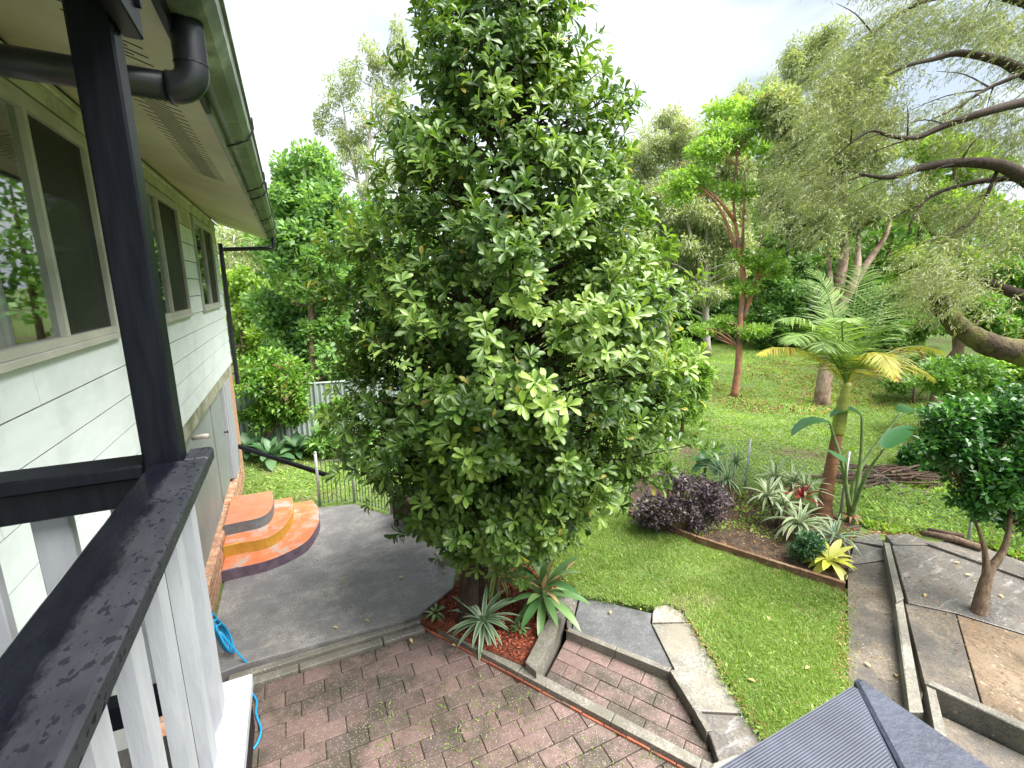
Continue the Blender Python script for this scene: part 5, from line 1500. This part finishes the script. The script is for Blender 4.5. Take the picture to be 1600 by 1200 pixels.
for i in range(len(tops)-1):
    A0, A1, B0, B1 = bots[i], bots[i+1], tops[i], tops[i+1]
    Lw = np.linalg.norm(A1-A0); hh = (B0[2]-A0[2])*.92; step_ = .075
    sag = [0, .12, .25, .05][i]
    MB().tube(smooth_path([B0, (B0+B1)/2-V(0,0,sag), B1], 5), .004, 5).build('line_wire', M['wire'], cf)
    ms = MB()
    def wp_(s, t):
        s = min(max(s, 0), 1); bt = A0+(A1-A0)*s; tp2 = B0+(B1-B0)*s - V(0,0,sag*4*s*(1-s))
        return bt+(tp2-bt)*t
    n_ = int(Lw/step_); m_ = max(2, int(hh/step_))
    for k in range(-m_, n_):
        for sgn in (1, -1):
            s0, s1 = (k, k+m_) if sgn > 0 else (k+m_, k)
            # clip to the bay
            t0, t1 = 0.0, 1.0
            for q in range(2):
                pass
            ds = s1-s0
            lo = max(0, min(-s0/ds, (n_-s0)/ds)); hi = min(1, max(-s0/ds, (n_-s0)/ds))
            if hi-lo < .05: continue
            pts = [wp_((s0+ds*t)/n_, t) for t in np.linspace(lo, hi, 4)]
            ms.tube(pts, .0026, 3, caps=False)
    ms.build('wire_mesh', M['wire'], cf)

# ---- heap of twigs and a log by the fence
hp = Pz(1395, 752, 0)
heap = empty('twig_heap', tuple(hp), 'low heap of dry brown twigs lying beyond the chain-link fence', 'twig heap')
for k in range(130):
    c_ = hp + RV*rng.normal(0, .55) + np.array([WV[0], WV[1], 0])*rng.normal(0, .25)
    hgt = max(0, .26*(1-(np.linalg.norm(c_[:2]-hp[:2])/.95)**2))
    d_ = unit(np.array([RV[0], RV[1], 0])*rng.normal(1, .2) + rng.normal(0, .35, 3)*V(1, 1, .3))*rng.uniform(.12, .5)
    z_ = rng.uniform(.015, hgt+.03)
    a, b_ = c_-d_, c_+d_; a[2] = max(z_-d_[2]*.4, .01); b_[2] = max(z_+d_[2]*.4, .01)
    MB().tube([a, (a+b_)/2+rng.normal(0, .02, 3)*V(1,1,.5), b_], rng.uniform(.008, .022), 5).build('twig', M['twig'], heap)
lg = empty('fallen_log', tuple(Pz(1480, 840, .05)), 'short broken log lying at the edge of the terrace slabs', 'log')
MB().tube([Pz(1440,832,.16), Pz(1490,842,.16), Pz(1535,856,.16)], [.05, .06, .05], 8).build('log', M['bark_brown'], lg, True)
MB().tube([Pz(1450,828,.13), Pz(1505,836,.13)], [.035, .03], 7).build('branch', M['twig'], lg, True)

# ---- grass, weeds, chips, litter
def in_poly(x, y, poly):
    c_ = np.zeros(len(x), bool); n_ = len(poly)
    for i in range(n_):
        x0, y0 = poly[i]; x1, y1 = poly[(i+1) % n_]
        cond = ((y0 > y) != (y1 > y)); c_ ^= cond & (x < (x1-x0)*(y-y0)/((y1-y0)+1e-12)+x0)
    return c_
def vnoise(x, y, s, seed=0):
    r = np.random.default_rng(seed); T = r.random((64, 64))
    xs, ys = x*s, y*s; xi, yi = np.floor(xs).astype(int), np.floor(ys).astype(int); fx, fy = xs-xi, ys-yi
    fx, fy = fx*fx*(3-2*fx), fy*fy*(3-2*fy)
    g = lambda a, b: T[a % 64, b % 64]
    return (g(xi,yi)*(1-fx)+g(xi+1,yi)*fx)*(1-fy)+(g(xi,yi+1)*(1-fx)+g(xi+1,yi+1)*fx)*fy
def scatter(poly, n, zf, L, W, mat, name, label, cat, up=1.0, tmpl=T_NDL, bare=.25, jitter=0.0, excl=None, flatn=False):
    px_ = np.array(poly); lo, hi = px_.min(0), px_.max(0)
    x = rng.uniform(lo[0], hi[0], n); y = rng.uniform(lo[1], hi[1], n)
    if jitter: jx, jy = rng.normal(0, jitter, n), rng.normal(0, jitter, n)
    else: jx = jy = 0
    k = in_poly(x+jx, y+jy, poly)
    if excl is not None:
        for e in excl: k &= ~in_poly(x, y, e)
    f = vnoise(x, y, .9, 3)*.6+vnoise(x, y, 2.7, 4)*.4
    k &= rng.random(n) > np.clip((f-.55)*5, 0, 1)*bare*3.2
    x, y, f = x[k], y[k], f[k]; m = len(x)
    z = zf(x, y) if callable(zf) else np.full(m, zf)
    d_ = rdir(m)*V(1, 1, .3)+V(0, 0, up)*rng.uniform(.3, 1.2, (m, 1))
    nr = rdir(m)+V(0,0,.9 if flatn else .2)
    Ls = rng.uniform(.6, 1.3, m)*L
    rv_ = np.clip(.5+.7*(vnoise(x, y, 1.6, 9)-.5)+rng.normal(0, .16, m), 0, .95); rv_[rng.random(m) > (.975 if cat == 'weeds' or 'back' in label else .93)] = 1
    Ls = Ls*(.55+.9*vnoise(x, y, 5.5, 12))
    v, fs, r = leaves(np.stack([x, y, z-.004], 1), d_, nr, Ls, W, tmpl, rv_)
    o = link(name, np_mesh(name, v, fs, r, mat)); tag(o, label, cat, kind='stuff')
    return o
scatter(LAWNW, 320000, -.004, .055, .011, M['grass'], 'grass', 'short patchy green grass of the front lawn', 'grass', up=.8, jitter=.055, bare=.17)
scatter(LAWNW, 9000, 0.0, .05, .03, M['weeds'], 'ground_weeds', 'broad-leaved weeds mixed into the front lawn', 'weeds', up=.5, tmpl=T_OVA, bare=.8, jitter=.05, flatn=True)
back = [(-1.2, 8.9), (0.2, 8.75), (1.0, 8.5), (2.6, 8.0), (3.4, 6.4), (5.0, 6.2), (6.2, 7.2), (7.6, 6.2), (8.6, 4.4), (9.8, 3.0), (11, 1.0), (20, -1), (28, 6), (27, 20), (14, 22), (0, 13.5), (-3, 13), (-3, 10.9), (-1.2, 10.9)]
scatter(back, 255000, zground, .085, .03, M['weeds'], 'grass', 'rough green grass of the back lawn beyond the fences', 'grass', up=.6, tmpl=T_DIA, bare=.18, flatn=True)
weedpoly = [tuple(Pz(u, v, 0)[:2]) for u, v in ((1330,818),(1345,770),(1420,752),(1540,770),(1600,800),(1720,840),(1720,950),(1620,884),(1505,840),(1440,834),(1385,832))]
scatter(weedpoly, 22000, 0.0, .11, .06, M['weeds'], 'ground_weeds', 'leafy green weeds along the foot of the chain-link fence', 'weeds', up=.9, tmpl=T_OVA, bare=.2, flatn=True)
scatter([tuple(Pz(u, v, 0)[:2]) for u, v in ((1090,600),(1200,570),(1330,585),(1420,600),(1400,640),(1300,650),(1180,645),(1110,632))], 9000, zground, .13, .05, M['litter'], 'leaf_litter', 'reddish fallen leaves strewn around the red-barked tree and the leaning gum', 'leaf litter', up=.15, tmpl=T_DIA, bare=1.2, flatn=True)
bedpoly = [tuple(Pz(u, v, -.03)[:2]) for u, v in ((658,969),(712,914),(718,882),(800,875),(884,910),(880,944),(830,1042))]
scatter(bedpoly, 9000, -.03, .05, .016, M['chip'], 'mulch', 'red bark mulch covering the bed under the big tree', 'mulch', up=.12, tmpl=T_DIA, bare=0, flatn=True)
scatter([tuple(Pz(u, v, 0)[:2]) for u, v in ((1340,836),(1400,818),(1520,830),(1720,900),(1720,950),(1620,886),(1505,842),(1440,836))], 5000, 0.0, .06, .022, M['litter'], 'leaf_litter', 'dry brown leaf litter between the terrace slabs and the chain-link fence', 'leaf litter', up=.1, tmpl=T_DIA, bare=0, flatn=True)
gpoly = [tuple(Pz(u, v, .03)[:2]) for u, v in ((990,798),(1090,836),(1200,872),(1318,908),(1326,880),(1342,824),(1240,784),(1160,762),(1040,738))]
scatter(gpoly, 9000, .032, .05, .014, M['litter'], 'mulch', 'brown leafy mulch over the garden bed behind the timber edging', 'mulch', up=.1, tmpl=T_DIA, bare=.1, flatn=True)
scatter(gpoly, 5000, .032, .07, .035, M['weeds'], 'ground_weeds', 'scattered green weeds over the mulched garden bed', 'weeds', up=.7, tmpl=T_OVA, bare=1.5, flatn=True)
edge = [tuple(Pz(u, v, 0)[:2]) for u, v in ((1296,905),(1320,915),(1324,1060),(1318,1080),(1300,1050),(1312,960))]
scatter(edge, 2600, 0.004, .05, .02, M['litter'], 'leaf_litter', 'dry leaf litter between the lawn and the concrete strip', 'leaf litter', up=.1, tmpl=T_DIA, bare=0, flatn=True)
edge2 = [tuple(Pz(u, v, 0)[:2]) for u, v in ((1075,965),(1092,985),(1180,1110),(1228,1180),(1220,1190),(1166,1114),(1080,976))]
scatter(edge2, 1800, 0.002, .045, .018, M['litter'], 'leaf_litter', 'dry leaf litter along the edge of the pale path slab', 'leaf litter', up=.1, tmpl=T_DIA, bare=0, flatn=True)
scatter([tuple(Pz(u, v, .06)[:2]) for u, v in ((1400,858),(1440,852),(1600,908),(1700,955),(1700,1100),(1540,1095),(1425,948))], 420, .069, .035, .014, M['litter'], 'leaf_litter', 'small crumbs of dry leaves scattered over the terrace slabs', 'leaf litter', up=.03, tmpl=T_DIA, bare=0, flatn=True)
scatter([tuple(Pz(u, v, 0)[:2]) for u, v in ((1328,888),(1380,882),(1395,945),(1416,1100),(1345,1120),(1326,1060))], 420, .006, .032, .013, M['litter'], 'leaf_litter', 'small crumbs of dry leaves on the brown concrete strip', 'leaf litter', up=.03, tmpl=T_DIA, bare=0, flatn=True)
scatter([tuple(Pz(u, v, 0)[:2]) for u, v in ((420,900),(510,835),(560,800),(640,815),(675,880),(700,915),(645,958),(400,1025))], 260, .005, .028, .011, M['litter'], 'leaf_litter', 'sparse crumbs of dry leaves on the grey patio', 'leaf litter', up=.03, tmpl=T_DIA, bare=0, flatn=True)
mossp = [tuple(Pz(u, v, ZP)[:2]) for u, v in ((700,1030),(1060,1180),(1060,1220),(600,1220),(560,1120))]
scatter(mossp, 1500, ZP+.004, .035, .012, M['grass'], 'joint_weeds', 'tiny weeds sprouting in the joints of the brick pavers', 'weeds', up=.6, bare=1.2)
def strew(n, uv, z, nm, label):
    for _ in range(n):
        pass
lf_m = []
for q in range(3):
    me = strap_mesh(.075, .035, .5+.3*q, P_BROAD, .4, 4); me.materials.append(M['cordy_old']); lf_m.append(me)
LEAVES = [('dry tan leaf on the patio a stride out from the lowest step', (535,906,0)), ('dry tan leaf on the patio midway between the steps and the big trunk', (623,904,0)),
          ('dry tan leaf on the patio just short of the red mulch bed', (668,916,0)), ('dry tan leaf on the patio right next to the big trunk', (698,895,0)),
          ('dry tan leaf on the patio near the blue hose side edge', (520,982,0)), ('dry tan leaf on the patio halfway along the stepped concrete edge', (570,971,0)),
          ('dry tan leaf lying alone on the dark path slab', (954,962,-.055)), ('dry tan leaf at the foot of the low bed wall', (886,990,-.155)),
          ('dry tan leaf on the pavers against the stepped concrete edge', (640,1000,ZP)), ('dry tan leaf on the pavers against the diagonal kerb', (705,1010,ZP)),
          ('dry tan leaf in the middle of the front lawn', (1198,965,0)), ('dry tan leaf on the lawn beside the pale path slab', (1180,1068,0)), ('dry tan leaf on the lawn next to the reeded handrail corner', (1258,1048,0)),
          ('dry tan leaf on the terrace slab beside the citrus trunk', (1508,900,.06)), ('dry tan leaf on the terrace slab towards the fallen log', (1490,880,.06)),
          ('dry tan leaf on the terrace slab beyond the citrus trunk', (1560,930,.06)), ('dry tan leaf on the terrace slab by the kerb joint', (1446,930,.06)),
          ('dry tan leaf on the brown strip against the kerb stones', (1400,1060,.0)), ('dry tan leaf on the brown strip near the lawn', (1360,1045,0)), ('dry tan leaf in the boxed corner below the concrete wall', (1590,1165,.01))]
for lab_, (u, v, z) in LEAVES:
    o = bpy.data.objects.new('fallen_leaf', lf_m[int(rng.integers(3))]); COL.objects.link(o)
    o.location = Vector(Pz(u, v, z))+Vector((0, 0, .022)); o.rotation_euler = (0, -.25, rng.uniform(0, 6.28))
    tag(o, lab_, 'leaf', 'fallen leaves')
